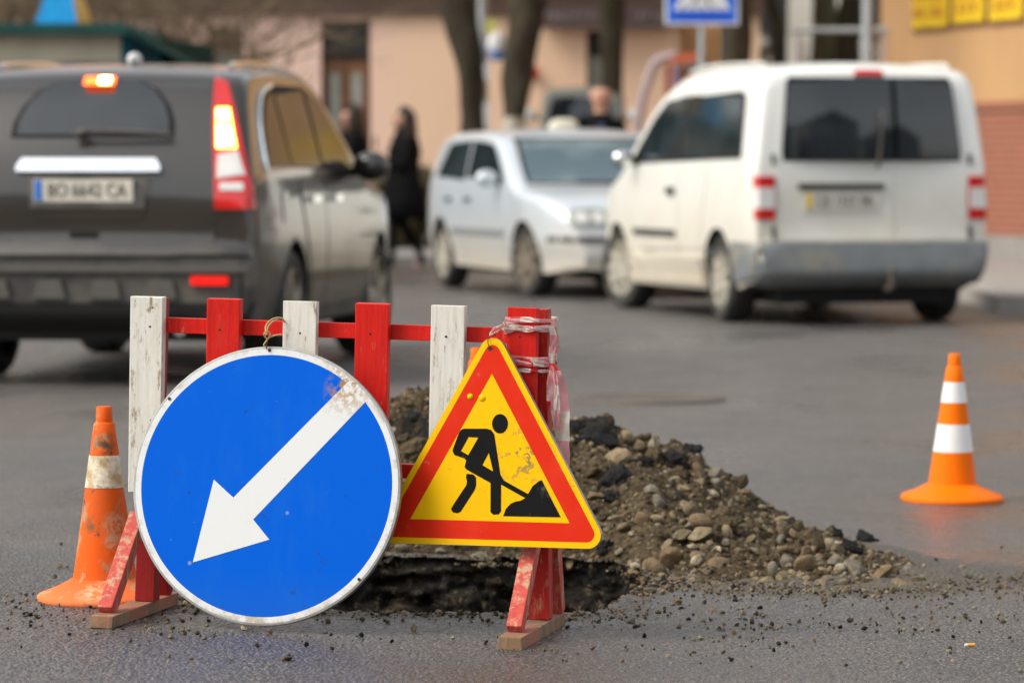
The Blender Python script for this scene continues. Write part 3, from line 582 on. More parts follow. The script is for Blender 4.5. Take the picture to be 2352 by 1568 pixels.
# ------------------------------------------------------------------ round blue sign
ds = empty('direction_sign', label='round blue sign with a white arrow pointing down left', cat='road sign')
ds.matrix_world = frame_matrix(Vector((-.5997, 9.5096, .362)), R(14), R(9), 0)
def circ(r, n=128, cx=0, cz=0): return [(cx + r * math.cos(2 * math.pi * i / n), cz + r * math.sin(2 * math.pi * i / n)) for i in range(n)]
RD = .3405
mb = MB(); n = 128
mb.lathe([(RD - .004, .0018), (RD - .0005, .0022), (RD, .005), (RD, .019), (RD - .003, .0195), (RD - .003, .006), (RD - .006, .0045), (.001, .0045)], n, axis='y')
mb.sheet(circ(RD - .004), .0018)
mb.build('plate', 'galv', ds)
arrow = [(-.177, -.191), (-.133, .012), (-.081, -.031)] + [(.183, .235)] + [(.3265 * .94 * math.cos(a), .3265 * .98 * math.sin(a)) for a in (R(50), R(46), R(43), R(40.5))] + [(.243, .2), (-.028, -.083), (.0155, -.131)]
mb = MB(); mb.sheet(circ(RD - .006), .0012, 1, [circ(.3195)[::-1]]); mb.sheet(circ(.3195), .0011, 0); mb.build('face', ['sign_blue', 'sign_white'], ds, smooth=False, fix=False)
arrow = [(-.177, -.191), (-.133, .012), (-.081, -.031), (.186, .236), (.2087, .2433), (.2295, .2238), (.2495, .2013), (.246, .204), (-.028, -.083), (.0155, -.131)]
arrow = [(-.177, -.191), (-.133, .012), (-.081, -.031)] + [(.3205 * math.cos(R(a)), .3205 * math.sin(R(a))) for a in (52.5, 50, 47.5, 45, 42.5, 40.5)] + [(-.028, -.083), (.0155, -.131)]
mb = MB(); mb.sheet(arrow, .0004, 0, t=.0006); mb.build('arrow', 'sign_white', ds, smooth=False)
mb = MB()
for a in (90, 138, 315): mb.lathe([(0, 0), (.0042, 0)], 12, axis='y'); 
mb = MB()
for a in (91, 141, 318):
    c = Vector((.331 * math.cos(R(a)), 0, .331 * math.sin(R(a)))); k = len(mb.v); mb.lathe([(.0002, -.0004), (.004, -.0004), (.004, .003)], 12, axis='y')
    for q in range(k, len(mb.v)): mb.v[q] += c
mb.build('bolt_hole', 'nail', ds)

# ------------------------------------------------------------------ triangular road works sign
ts = empty('roadworks_sign', label='yellow triangular road works sign with red border and black digging figure', cat='road sign')
ts.matrix_world = frame_matrix(Vector((-.0537, 9.4457, .3826)), R(20), R(4), R(-.36))
TC = Vector((.0005, .0175))
def tri(inr, rad, n=10):
    pts = []; R_ = inr - rad
    for k in range(3):
        a = R(90 + 120 * k); c = TC + Vector((math.cos(a), math.sin(a))) * (2 * R_)
        if rad <= 0: pts.append((c.x, c.y)); continue
        for q in range(n + 1):
            b = a - R(60) + R(120) * q / n; pts.append((c.x + rad * math.cos(b), c.y + rad * math.sin(b)))
    return pts
mb = MB(); mb.sheet(tri(.1785, .033), .0018, 0, t=.002)
lip = tri(.1785, .033); n = len(lip); mb.add([(p[0], .0018, p[1]) for p in lip] + [(p[0], .014, p[1]) for p in lip], [(i, (i+1) % n, n+(i+1) % n, n+i) for i in range(n)]); mb.build('plate', 'galv', ts)
mb = MB(); yo, ro, yi = tri(.1782, .0328), tri(.1635, .02), tri(.1185, 0)
mb.sheet(yo, .0012, 0, [ro[::-1]]); mb.sheet(ro, .0011, 1, [yi[::-1]]); mb.sheet(yi, .0010, 0); mb.build('face', ['sign_yellow', 'sign_red'], ts, smooth=False, fix=False)
body = [(-.071,.121),(-.011,.122),(.001,.119),(.009,.109),(.027,.012),(.036,-.002),(.1,-.034),(.091,-.043),(.029,-.012),(.03,-.077),(.024,-.084),(.01,-.085),(.003,-.079),(.002,-.009),(-.062,.023),(-.066,.029),(-.062,.044),(-.067,.049),(-.093,.057),(-.098,.067),(-.095,.077),(-.082,.111),(-.078,.117)]
h1 = [(-.057,.101),(-.032,.1),(-.057,.057),(-.076,.067)]; h2 = [(-.004,.064),(.008,.019),(-.02,.034)]
leg = [(-.06,.012),(-.043,.011),(-.036,.004),(-.035,-.015),(-.039,-.027),(-.074,-.08),(-.082,-.084),(-.094,-.082),(-.099,-.075),(-.096,-.068),(-.061,-.016),(-.059,-.007),(-.062,.005)]
pile = [(.036,-.088),(.042,-.071),(.054,-.058),(.067,-.052),(.079,-.05),(.092,-.043),(.1,-.031),(.11,-.014),(.127,-.001),(.133,.001),(.183,-.087)]
head = [(.0235 + .0205 * math.cos(2*math.pi*i/28), .1345 + .0235 * math.sin(2*math.pi*i/28)) for i in range(28)]
mb = MB(); mb.sheet(body, .0003, 0, [h1, h2]); mb.sheet(leg, .0003); mb.sheet(pile, .00015); mb.sheet(head, .0003); mb.build('digging_figure', 'sign_black', ts, smooth=False, fix=False)
mb = MB(); mb.lathe([(.0002, 0), (.0055, 0), (.0055, .003)], 14, axis='y')
for v in mb.v: v += Vector((-.006, .0006, .315))
mb.build('bolt_hole', 'nail', ts)
mb = MB()
for cx, cz, rr_, hh in ((-.055, .199, .008, .003), (-.024, .196, .010, .0025)):
    k = len(mb.v); mb.lathe([(rr_, .0018), (rr_ * .8, .0004 - hh * .4), (rr_ * .45, -hh * .85), (.0002, -hh)], 14, axis='y')
    for q in range(k, len(mb.v)): mb.v[q] += Vector((cx, 0, cz))
mb.build('dent', 'sign_yellow', ts, fix=False)
# twine loop holding the round sign, wire holding the triangle
BW = bar.matrix_world
top = ds.matrix_world @ Vector((-.012, -.004, .332))
def crv(pts, n=8):
    out = []; P = [Vector(p) for p in pts]
    for i in range(len(P) - 1):
        p0, p1, p2, p3 = P[max(0, i-1)], P[i], P[i+1], P[min(len(P)-1, i+2)]
        for k in range(n):
            t = k / n; out.append(.5 * ((2*p1) + (p2-p0)*t + (2*p0-5*p1+4*p2-p3)*t*t + (3*p1-p0-3*p2+p3)*t**3))
    return out + [P[-1]]
mb = MB(); w = lambda px, py, dy: at(px, py, top.y + dy)
mb.tube(crv([w(612, 803, -.004), w(613, 790, -.002), w(614, 778, .002)]), .0012, 6)
mb.build('wire_hook', 'wire')
tw = MB()
for pts in ([(614, 780, 0), (607, 768, -.004), (613, 760, -.006), (621, 768, -.004), (615, 779, 0)], [(612, 768, .01), (610, 752, .02), (616, 740, .03), (630, 731, .035), (645, 730, .04), (652, 737, .05), (654, 748, .11)], [(612, 770, .012), (614, 755, .02), (622, 742, .03), (636, 734, .036), (650, 733, .05)], [(614, 780, 0), (606, 792, -.002), (611, 796, 0)], [(617, 776, 0), (632, 770, 0), (648, 768, .005)]):
    tw.tube(crv([w(a, b, c) for a, b, c in pts]), .0021, 6)
o = tw.build('string_tie', 'twine'); tag(o, 'pale twine loop tying the round sign to the rail', 'string')
hook = bpy.data.objects['wire_hook']; hook.parent = o
t2 = ts.matrix_world @ Vector((-.006, -.003, .315)); w2 = lambda px, py, dy: at(px, py, t2.y + dy)
mb = MB(); mb.tube(crv([w2(1126, 800, 0), w2(1121, 788, -.004), w2(1122, 776, .004), w2(1132, 764, .02), w2(1138, 770, .03)]), .0012, 6); mb.tube(crv([w2(1136, 770, .01), w2(1128, 760, .008), w2(1124, 752, .006)]), .001, 6)
tag(mb.build('wire_tie', 'wire'), 'dark wire hooked through the top of the triangular sign', 'wire')

# ------------------------------------------------------------------ barrier tape round the end post
tp = empty('barrier_tape', label='frayed red and white tape wound round the end post', cat='tape'); tp.matrix_world = BW
def ribbon(mb, pts, widths, ups, seq, seg=5, crump=.0025, t=.0006, n=7):
    P = crv(pts, n); k = len(P); vs = []; rows = 4
    for i, p in enumerate(P):
        f = i / (k - 1) * (len(pts) - 1); a = min(int(f), len(pts) - 2); fr = f - a
        wd = widths[a] * (1 - fr) + widths[a+1] * fr; up = (Vector(ups[a]) * (1 - fr) + Vector(ups[a+1]) * fr).normalized()
        d = (P[min(i+1, k-1)] - P[max(i-1, 0)]).normalized(); nn = d.cross(up)
        for r in range(rows + 1):
            u = r / rows - .5; vs.append(p + up * (u * wd) + nn * (crump * math.sin(u * 9 + i * .7) + crump * noise.noise(p * 40 + up * u * 3)))
    o = len(mb.v); mb.v += vs
    for i in range(k - 1):
        for r in range(rows):
            mb.f.append([o+i*(rows+1)+r, o+i*(rows+1)+r+1, o+(i+1)*(rows+1)+r+1, o+(i+1)*(rows+1)+r]); mb.mi.append(seq[(i // seg) % len(seq)])
mb = MB()
def loop(z, dz, wd, seq, x0=-.053, x1=.052, y0=-.004, y1=.118, seg=5):
    up = (0, 0, 1); pts = [(x0, y0, z), ((x0+x1)/2, y0 - .002, z + dz), (.027, y0, z + dz * .6), (x1, .03, z + dz*.3), (x1, y1, z), (0, y1 + .001, z), (x0 - .001, y1, z), (x0 - .002, .03, z), (x0, y0 - .001, z)]
    ribbon(mb, pts, [wd, wd*.85, wd*.6, wd*.55, wd, wd, wd, wd, wd], [up] * 9, seq, seg, .0018)
loop(.763, .004, .016, [2, 0, 0, 2]); loop(.752, -.008, .018, [0, 0, 2], seg=4); loop(.741, .006, .013, [0, 2]); loop(.735, .012, .01, [2, 0])
mb.build('upper_winding', ['tape_white', 'tape_red', 'tape_pink'], tp, fix=False)
mb = MB(); loop(.672, -.004, .022, [2, 2, 0]); loop(.658, .006, .026, [1, 1, 0, 2], seg=6); loop(.642, .002, .012, [0, 0, 1]); mb.build('lower_winding', ['tape_white', 'tape_red', 'tape_pink'], tp, fix=False)
mb = MB(); X = (1, .15, 0)
ribbon(mb, [(.056, .02, .752), (.062, .03, .72), (.058, .028, .69), (.062, .02, .655)], [.012, .02, .016, .01], [X] * 4, [0, 2, 2])
ribbon(mb, [(.06, .04, .745), (.07, .045, .71), (.066, .04, .685)], [.008, .012, .014], [X] * 3, [2, 0])
ribbon(mb, [(.062, .015, .662), (.072, .012, .635), (.080, .014, .59), (.086, .012, .54), (.091, .012, .49), (.097, .012, .44), (.1, .012, .405)], [.012, .034, .047, .045, .038, .028, .02], [X, X, (1, .7, 0), X, (1, -.4, 0), X, X], [1, 2, 2, 2, 0, 0, 2, 2, 1, 1], 5, .0022)
ribbon(mb, [(.06, .02, .655), (.056, .02, .61), (.059, .022, .57), (.058, .02, .555)], [.008, .016, .02, .016], [X, (1, .6, 0), X, X], [2, 0, 1], 7, .003)
ribbon(mb, [(.064, .024, .655), (.069, .03, .59), (.071, .03, .55), (.072, .03, .52)], [.008, .014, .014, .01], [X, (1, -.5, 0), X, X], [2, 2, 1], 7, .003)
ribbon(mb, [(.064, .008, .655), (.076, .004, .61), (.078, .004, .55), (.082, .006, .50), (.083, .006, .475)], [.008, .012, .016, .018, .014], [X, (1, .5, 0), X, X, X], [2, 0, 2, 0, 2], 7, .003)
mb.build('tail', ['tape_white', 'tape_red', 'tape_pink'], tp, fix=False)
mb = MB(); Z = (0, .2, 1); q = BW.inverted()
pa = [q @ w2(1124, 768, -.002), q @ w2(1133, 756, .0), q @ w2(1150, 748, .01), Vector((-.053, -.005, .757))]; ribbon(mb, pa, [.006, .007, .008, .012], [Z] * 4, [0, 2])
pa = [q @ w2(1124, 770, .0), q @ w2(1140, 762, .006), q @ w2(1152, 756, .012), Vector((-.053, -.005, .742))]; ribbon(mb, pa, [.004, .006, .006, .01], [Z] * 4, [0, 0, 2]); mb.build('strand', ['tape_white', 'tape_red', 'tape_pink'], tp, fix=False)

# ------------------------------------------------------------------ traffic cones
def cone_body(bands, om, bm_, knob=True):
    """bands: list of (z_low, z_high) that carry the reflective sleeve"""
    H = .5; r0, r1 = .082, .027
    def rr(z): return r0 + (r1 - r0) * (z - .055) / (.455 - .055)
    zs = sorted({.055, .455} | {b for bd in bands for b in bd} | {.12, .2, .3, .4}); prof, mis = [], []
    for i, z in enumerate(zs):
        prof.append((rr(z), z))
        if i < len(zs) - 1: mis.append(0)
    prof += [(.0245, .458), (.0215, .46), (.0205, .497), (.018, .5), (.0001, .5)]; mis += [0] * 5
    o = MB().lathe(prof, 48, mis=mis)
    sl = []
    for lo, hi in bands: sl.append(MB().lathe([(rr(lo) - .001, lo), (rr(lo) + .0012, lo + .0008), (rr(hi) + .0012, hi - .0008), (rr(hi) - .001, hi)], 48))
    fl = MB().lathe([(.172, 0), (.175, .004), (.174, .014), (.168, .02), (.13, .034), (.1, .049), (.086, .057), (.08, .06)], 48)
    return o, sl, fl
def cone(label, loc, bands, om, bnd, group=None, tilt=(0, 0)):
    e = empty('traffic_cone', loc, random.uniform(0, 6), label, 'traffic cone', group); e.rotation_euler = (tilt[0], tilt[1], random.uniform(0, 6))
    o, sl, fl = cone_body(bands, om, bnd); o.build('cone_body', om, e, fix=False, sharp=50)
    for s in sl: s.build('reflective_band', bnd, e, fix=False)
    fl.build('base', om, e, fix=False, sharp=60)
    return e
cone('worn orange traffic cone with one grimy band left of the barrier', (-1.048, 10.05, gz(-1.048, 10.05)), [(.292, .375)], 'old_orange', 'old_band', 'traffic cones').rotation_euler = (0, 0, 0)
cone('clean orange traffic cone with two white bands on the open road', (1.53, 13.58, gz(1.53, 13.58)), [(.168, .262), (.335, .405)], 'orange', 'band', 'traffic cones', (0, R(-1.2))).scale = (1.02, 1.02, 1.02)
cone('orange traffic cone behind the heap, its tip peeping past a white picket', (-.122, 13.6, gz(-.12, 13.6)), [(.168, .262), (.335, .405)], 'orange', 'band', 'traffic cones')
# cigarette end
e = empty('cigarette_butt', at(2226, 1480, 9.43), R(10), 'orange cigarette butt lying on the road at the lower right', 'cigarette butt'); e.location.z = gz(e.location.x, e.location.y) + .0045
MB().tube([(-.004, 0, 0), (.014, 0, .0005)], .0042, 12).build('filter', 'filter', e); MB().tube([(-.0042, 0, 0), (-.011, .0006, 0)], [.0042, .0037], 12).build('burnt_end', 'ash', e)
# manhole cover
mc = at(1495, 917, 18.85); e = empty('manhole_cover', (mc.x, mc.y, .0), 0, 'round dusty iron manhole cover in the road behind the heap', 'manhole cover')
MB().lathe([(.36, .001), (.355, .012), (.31, .013), (.305, .007)], 48).build('ring', 'iron', e, fix=False); MB().lathe([(.304, .004), (.302, .010), (.22, .010), (.215, .007), (.12, .007), (.115, .010), (.0001, .010)], 48).build('lid', 'iron', e, fix=False)

# ------------------------------------------------------------------ cars
def car_loft(P):
    zt, zb, W = pchip(P['top']), pchip(P['bot']), P['w'] / 2
    pl = pchip(P['plan']); belt, tum = P['belt'], P['tumble']
    low = pchip([(0, .93), (.3, .95), (.5, .995), (.75, 1.0), (belt, .985), (3, .985)])
    def Y(x, z): return W * pl(x) * (low(z) - max(0, z - belt) * tum)
    x0, x1 = P['top'][0][0], P['top'][-1][0]
    xs = []
    a = P['top']
    for i in range(len(a) - 1):
        n = max(1, int(math.ceil(max((a[i+1][0] - a[i][0]) / .09, abs(a[i+1][1] - a[i][1]) / .06)))); xs += [a[i][0] + (a[i+1][0] - a[i][0]) * k / n for k in range(n)]
    xs.append(x1); rows = []
    for x in xs:
        t, b = zt(x), zb(x); rc = min(P['rc'], (t - b) * .35); pts = [(0, b), (Y(x, b) * .6, b), (Y(x, b) * .95, b + .005)]
        for k in range(15):
            z = b + .03 + (t - rc - b - .03) * k / 14; pts.append((Y(x, z), z))
        y0 = Y(x, t - rc); rcy = rc * 1.15
        for k in range(1, 6): an = R(18 * k); pts.append((y0 - rcy * (1 - math.cos(an)), t - rc + rc * math.sin(an)))
        ye = y0 - rcy
        for k in range(1, 6): yy = ye * (1 - k / 5); pts.append((yy, t + P['crown'] * (1 - (yy / max(ye, .01)) ** 2)))
        rows.append([(x, y, z) for y, z in pts])
    mb = MB(); npt = len(rows[0]); ring = 2 * npt - 2
    for r in rows: mb.v += [Vector(p) for p in r] + [Vector((p[0], -p[1], p[2])) for p in r[1:-1]][::-1]
    for i in range(len(rows) - 1):
        for k in range(ring): mb.f.append([i*ring+k, i*ring+(k+1) % ring, (i+1)*ring+(k+1) % ring, (i+1)*ring+k]); mb.mi.append(0)
    mb.f += [list(range(ring)), list(range((len(rows)-1)*ring, len(rows)*ring))]; mb.mi += [0, 0]
    return mb
class Car:
    def __init__(s, name, label, loc, fwd, P, paint, clad=None, cat='car'):
        s.e = empty(name, loc, math.atan2(fwd[1], fwd[0]), label, cat, P.get('group')); s.P = P
        me = car_loft(P).mesh('body', [paint, 'black', clad or paint], sharp=0); s.bvh = None
        bm = bmesh.new(); bm.from_mesh(me); s.bvh = BVHTree.FromBMesh(bm); bm.free()
        o = bpy.data.objects.new('body', me); C.objects.link(o)
        cut = MB(); W = P['w']
        for ax in P['axles']:
            for sd in (1, -1):
                k = len(cut.v); cut.lathe([(.0, W * .5 - .3), (P['arch'], W * .5 - .3), (P['arch'], W * .5 + .2), (.0, W * .5 + .2)], 40, axis='y')
                for q in range(k, len(cut.v)): cut.v[q] = Vector((cut.v[q].x + ax, cut.v[q].y * sd, cut.v[q].z + P['r']))
        cm = cut.mesh('cutter', 'black', False); bm = bmesh.new(); bm.from_mesh(cm); bmesh.ops.remove_doubles(bm, verts=bm.verts, dist=1e-5); bmesh.ops.recalc_face_normals(bm, faces=bm.faces); bm.to_mesh(cm); bm.free()
        co = bpy.data.objects.new('cutter', cm); C.objects.link(co); md = o.modifiers.new('arches', 'BOOLEAN'); md.operation = 'DIFFERENCE'; md.object = co; md.solver = 'EXACT'
        bpy.context.view_layer.update(); m2 = bpy.data.meshes.new_from_object(o.evaluated_get(bpy.context.evaluated_depsgraph_get())); o.modifiers.clear(); o.data = m2; bpy.data.objects.remove(co)
        if len(m2.materials) < 3:
            m2.materials.clear(); [m2.materials.append(M[k]) for k in (paint, 'black', clad or paint)]
        for p in m2.polygons:
            c = p.center; p.material_index = 2 if (clad and c.z < P['clad_z'](c.x)) else 0
            for ax in P['axles']:
                if (c.x - ax) ** 2 + (c.z - P['r']) ** 2 < (P['arch'] + .004) ** 2 and abs(c.y) < W * .5 - .015 and c.z > P['r'] - .2: p.material_index = 1
            if p.normal.z < -.8 and c.z < .45: p.material_index = 1
            p.use_smooth = True
        m2.set_sharp_from_angle(angle=R(50)); o.parent = s.e; s.body = o
    def hit(s, axis, a, b):
        far = 9; o, d = {'x-': ((-far, a, b), (1, 0, 0)), 'x+': ((far, a, b), (-1, 0, 0)), 'y-': ((a, -far, b), (0, 1, 0)), 'y+': ((a, far, b), (0, -1, 0)), 'z': ((a, b, far), (0, 0, -1))}[axis]
        h = s.bvh.ray_cast(Vector(o), Vector(d)); d = Vector(d)
        if h[0] is None:
            g = Vector(o) + d * 7; h = s.bvh.find_nearest(g)
        return h[0], h[1], d
    def panel(s, name, outline, axis, mat, off=.006, nu=14, nv=12, parent=None, label=None, skirt=.02, bulge=None):
        lo, hi = min(p[1] for p in outline), max(p[1] for p in outline); rows = []
        for j in range(nv + 1):
            z = lo + (hi - lo) * (j + (1e-4 if j == 0 else -1e-4 if j == nv else 0)) / nv; xs = []
            for i in range(len(outline)):
                (xa, za), (xb, zb) = outline[i], outline[(i + 1) % len(outline)]
                if (za > z) != (zb > z): xs.append(xa + (xb - xa) * (z - za) / (zb - za))
            if len(xs) < 2: continue
            rows.append((min(xs), max(xs), z))
        grid = []
        for xa, xb, z in rows:
            r = []
            for i in range(nu + 1):
                p, n, d = s.hit(axis, xa + (xb - xa) * i / nu, z); a_ = xa + (xb - xa) * i / nu; bl = 0 if not bulge else bulge[0] * (1 - ((a_ - bulge[1]) / bulge[2]) ** 2) + bulge[3] * (1 - ((z - bulge[4]) / bulge[5]) ** 2); r.append((p - d * (off + bl) + n * off * .3, d))
            grid.append(r)
        mb = MB(); nr = len(grid); mb.v = [p for r in grid for p, d in r]
        for j in range(nr - 1):
            for i in range(nu): mb.f.append([j*(nu+1)+i, j*(nu+1)+i+1, (j+1)*(nu+1)+i+1, (j+1)*(nu+1)+i]); mb.mi.append(0)
        bd = [(0, i) for i in range(nu)] + [(j, nu) for j in range(nr - 1)] + [(nr - 1, i) for i in range(nu, 0, -1)] + [(j, 0) for j in range(nr - 1, 0, -1)]
        o = len(mb.v); mb.v += [grid[j][i][0] + grid[j][i][1] * (off + skirt) for j, i in bd]; k = len(bd)
        for q in range(k):
            a, b = bd[q], bd[(q+1) % k]; mb.f.append([a[0]*(nu+1)+a[1], b[0]*(nu+1)+b[1], o+(q+1) % k, o+q]); mb.mi.append(0)
        ob = mb.build(name, mat, parent or s.e, sharp=50)
        if label: ob['label'] = label
        return ob
    def wheel(s, ax, sd, rim, steer=0.0, spokes=5, w=.21):
        r = s.P['r']; e = empty('wheel', (ax, sd * (s.P['w'] / 2 - .125), r), steer + (0 if sd > 0 else math.pi), parent=s.e)
        rr = r * .68
        MB().lathe([(rr, -w/2), (r * .9, -w/2), (r * .985, -w/2 + .025), (r, -w/2 + .06), (r, w/2 - .06), (r * .985, w/2 - .025), (r * .9, w/2), (rr, w/2 - .005)], 40, axis='y').build('tyre', 'tyre', e, fix=True)
        mb = MB(); mb.lathe([(rr + .004, w/2 - .012), (rr - .012, w/2 - .004), (rr - .025, w/2 - .03), (rr * .45, w/2 - .05), (.075, w/2 - .02), (.06, w/2 - .008), (.0001, w/2 - .006)], 40, axis='y')
        for k in range(spokes):
            a = 2 * math.pi * k / spokes; dv = Vector((math.cos(a), 0, math.sin(a))); mb.beam(dv * .05 + Vector((0, w/2 - .012, 0)), dv * (rr - .015) + Vector((0, w/2 - .014, 0)), .06 if spokes < 7 else .035, .02, side=Vector((-math.sin(a), 0, math.cos(a))))
        mb.build('rim', rim, e)
    def side(s, fn):
        for ax in ('y+', 'y-'): fn(ax)
    def number(s, axis, cy, z, txt, badge='blue', x=None):
        p, n, d = s.hit(axis, cy, z); sg = -1 if axis == 'x-' else 1; X = p.x + sg * .02
        mb = MB().box((X - .006, cy - .26, z - .057), (X + .006, cy + .26, z + .057)); pl = mb.build('number_plate', 'plate', s.e, smooth=False)
        f = X + sg * .0075; k = -sg  # left edge of the plate as read
        MB().box((f - .001, cy + (.215 if sg < 0 else -.255), z - .052), (f + .001, cy + (.255 if sg < 0 else -.215), z + .052)).build('plate_badge', badge, pl, smooth=False)
        text(txt, .1, 'ink', pl, (f + sg * .0015, cy - (.02 if sg < 0 else -.02), z - .002), (R(90), 0, R(90) * sg), 'plate_letters', width=.41)
        return pl
    def mirror(s, x, z, paint, parent=None, size=(.055, .1, .075)):
        for sd in (1, -1):
            y = s.P['w'] / 2 * .985
            m = MB().ball((x, sd * (y + .11), z), size, 16).build('wing_mirror', paint, s.e); MB().beam((x + .01, sd * (y - .05), z - .05), (x, sd * (y + .06), z - .03), .05, .035, side=Vector((1, 0, 0))).build('mirror_arm', 'black', m)
            MB().ball((x - .028, sd * (y + .11), z), (.032, .085, .062), 14).build('mirror_glass', 'chrome', m)

# --- dark grey estate braking at the left
sy = R(8.0); suv_c = Vector((-2.18, 20.0, 0)); fw = (math.sin(sy), math.cos(sy)); o = suv_c + Vector((fw[0], fw[1], 0)) * 2.27
suvP = dict(w=1.82, belt=1.02, tumble=.27, rc=.09, crown=.02, r=.345, arch=.385, axles=(-1.31, 1.31), clad_z=lambda x: .52 if abs(x) > .9 else .45,
    top=[(-2.27, .50), (-2.265, .66), (-2.22, .72), (-2.205, .95), (-2.16, 1.12), (-2.06, 1.32), (-1.94, 1.50), (-1.86, 1.575), (-1.7, 1.615), (-1.0, 1.655), (-.5, 1.655), (-.1, 1.60), (.2, 1.49), (.62, 1.25), (.92, 1.09), (1.08, 1.055), (1.85, .96), (2.08, .86), (2.17, .72), (2.2, .5)],
    bot=[(-2.27, .36), (-2.1, .27), (-1.7, .26), (1.7, .24), (2.2, .36)], plan=[(-2.27, .93), (-2.15, .965), (-1.8, .99), (-1.3, 1), (1.3, 1), (1.8, .95), (2.08, .84), (2.2, .72)])
s = Car('estate_car', 'dark grey estate car with lit brake lights driving away at the left', (o.x, o.y, 0), fw, suvP, 'grey_paint', 'plastic')
arch_w = [(.40, 1.285), (.395, 1.36), (.36, 1.44), (.29, 1.52), (.18, 1.57), (.0, 1.585), (-.18, 1.57), (-.29, 1.52), (-.36, 1.44), (-.395, 1.36), (-.40, 1.285)]
tg = s.panel('tailgate', [(.66, .70), (.67, 1.1), (.63, 1.3), (.58, 1.55), (-.58, 1.55), (-.63, 1.3), (-.67, 1.1), (-.66, .70)], 'x-', 'grey_paint', .004, 20, 16)
s.panel('rear_window', [(a * 1.08, 1.27 + (z - 1.285) * 1.06) for a, z in arch_w], 'x-', 'black', .007, 20, 14)
s.panel('rear_glass', arch_w, 'x-', 'dusty_glass', .011, 24, 18, bulge=(.0, 0, .42, .004, 1.43, .16))
s.panel('chrome_strip', [(.35, 1.163), (.378, 1.125), (.378, 1.095), (-.378, 1.095), (-.378, 1.125), (-.35, 1.163)], 'x-', 'chrome', .03, 16, 5)
s.panel('plate_recess', [(.34, 1.09), (.30, .87), (.25, .845), (-.25, .845), (-.30, .87), (-.34, 1.09)], 'x-', 'grey_paint', .008); s.panel('plate_backing', [(.31, 1.085), (.30, .91), (-.30, .91), (-.31, 1.085)], 'x-', 'plastic', .012)
s.number('x-', .02, 1.0, 'BO 6642 CA')
s.panel('boot_handle', [(.09, .79), (.09, .758), (-.06, .758), (-.06, .79)], 'x-', 'black', .009)
MB().tube(crv([(-2.15, .06, 1.285), (-2.165, .02, 1.302), (-2.16, -.2, 1.298), (-2.14, -.42, 1.285)]), [.035] * 5 + [.02] * 4 + [.012] * 16, 8).build('wiper', 'plastic', s.e)
st = s.panel('stop_lamp', [(.075, 1.575), (.075, 1.535), (-.075, 1.535), (-.075, 1.575)], 'x-', 'stop_lit', .045, skirt=.0)
s.panel('lamp_core', [(-.005, 1.571), (-.005, 1.541), (-.062, 1.541), (-.062, 1.571)], 'x-', 'brake_core', .05, 6, 4, parent=st, skirt=.0)
for sd in (1, -1):
    q = lambda pts: [(a * sd, z) for a, z in pts]
    lp = s.panel('tail_lamp', q([(.595, 1.585), (.66, 1.575), (.735, 1.4), (.80, 1.2), (.855, 1.02), (.868, .905), (.665, .905), (.655, 1.1), (.63, 1.3)]), 'x-', 'tail_red', .014, 10, 22)
    s.panel('lamp_lens', q([(.668, 1.195), (.77, 1.2), (.825, 1.065), (.672, 1.06)]), 'x-', 'tail_white', .019, 8, 8, parent=lp); s.panel('lamp_lens', q([(.69, 1.04), (.81, 1.04), (.815, 1.0), (.69, 1.0)]), 'x-', 'tail_white', .019, 8, 5, parent=lp)
    s.panel('lit_lamp', q([(.635, 1.42), (.70, 1.42), (.762, 1.215), (.66, 1.215)]), 'x-', 'brake_lit', .019, 8, 8, parent=lp); s.panel('lit_core', q([(.655, 1.33), (.715, 1.32), (.745, 1.23), (.668, 1.225)]), 'x-', 'brake_core', .022, 6, 6, parent=lp); s.panel('lit_core', q([(.643, 1.405), (.69, 1.405), (.70, 1.37), (.65, 1.37)]), 'x-', 'brake_core', .022, 5, 4, parent=lp)
    s.panel('reflector', q([(.56, .565), (.75, .565), (.75, .522), (.56, .522)]), 'x-', 'reflector_glow', .036, 8, 4)  # reflector given a faint red glow, though it is no lamp
s.panel('valance', [(.86, .43), (.80, .25), (-.80, .25), (-.86, .43)], 'x-', 'black', .016, 20, 5)  # black strip below the bumper, also deepens the shade under the car
bp = s.panel('rear_bumper', [(.88, .655), (.88, .36), (.5, .335), (-.5, .335), (-.88, .36), (-.88, .655)], 'x-', 'plastic', .012, 24, 10)
s.panel('bumper_step', [(.85, .625), (.85, .585), (-.85, .585), (-.85, .625)], 'x-', 'dusty_plastic', .034, 20, 4, parent=bp)
for k in range(4): s.panel('bumper_boss', [(.53 - k * .29, .545), (.555 - k * .29, .45), (.385 - k * .29, .45), (.41 - k * .29, .545)], 'x-', 'dusty_plastic', .03, 6, 5, parent=bp)
s.panel('bumper_ledge', [(.86, .725), (.86, .672), (-.86, .672), (-.86, .725)], 'x-', 'grey_paint', .03, 20, 4)
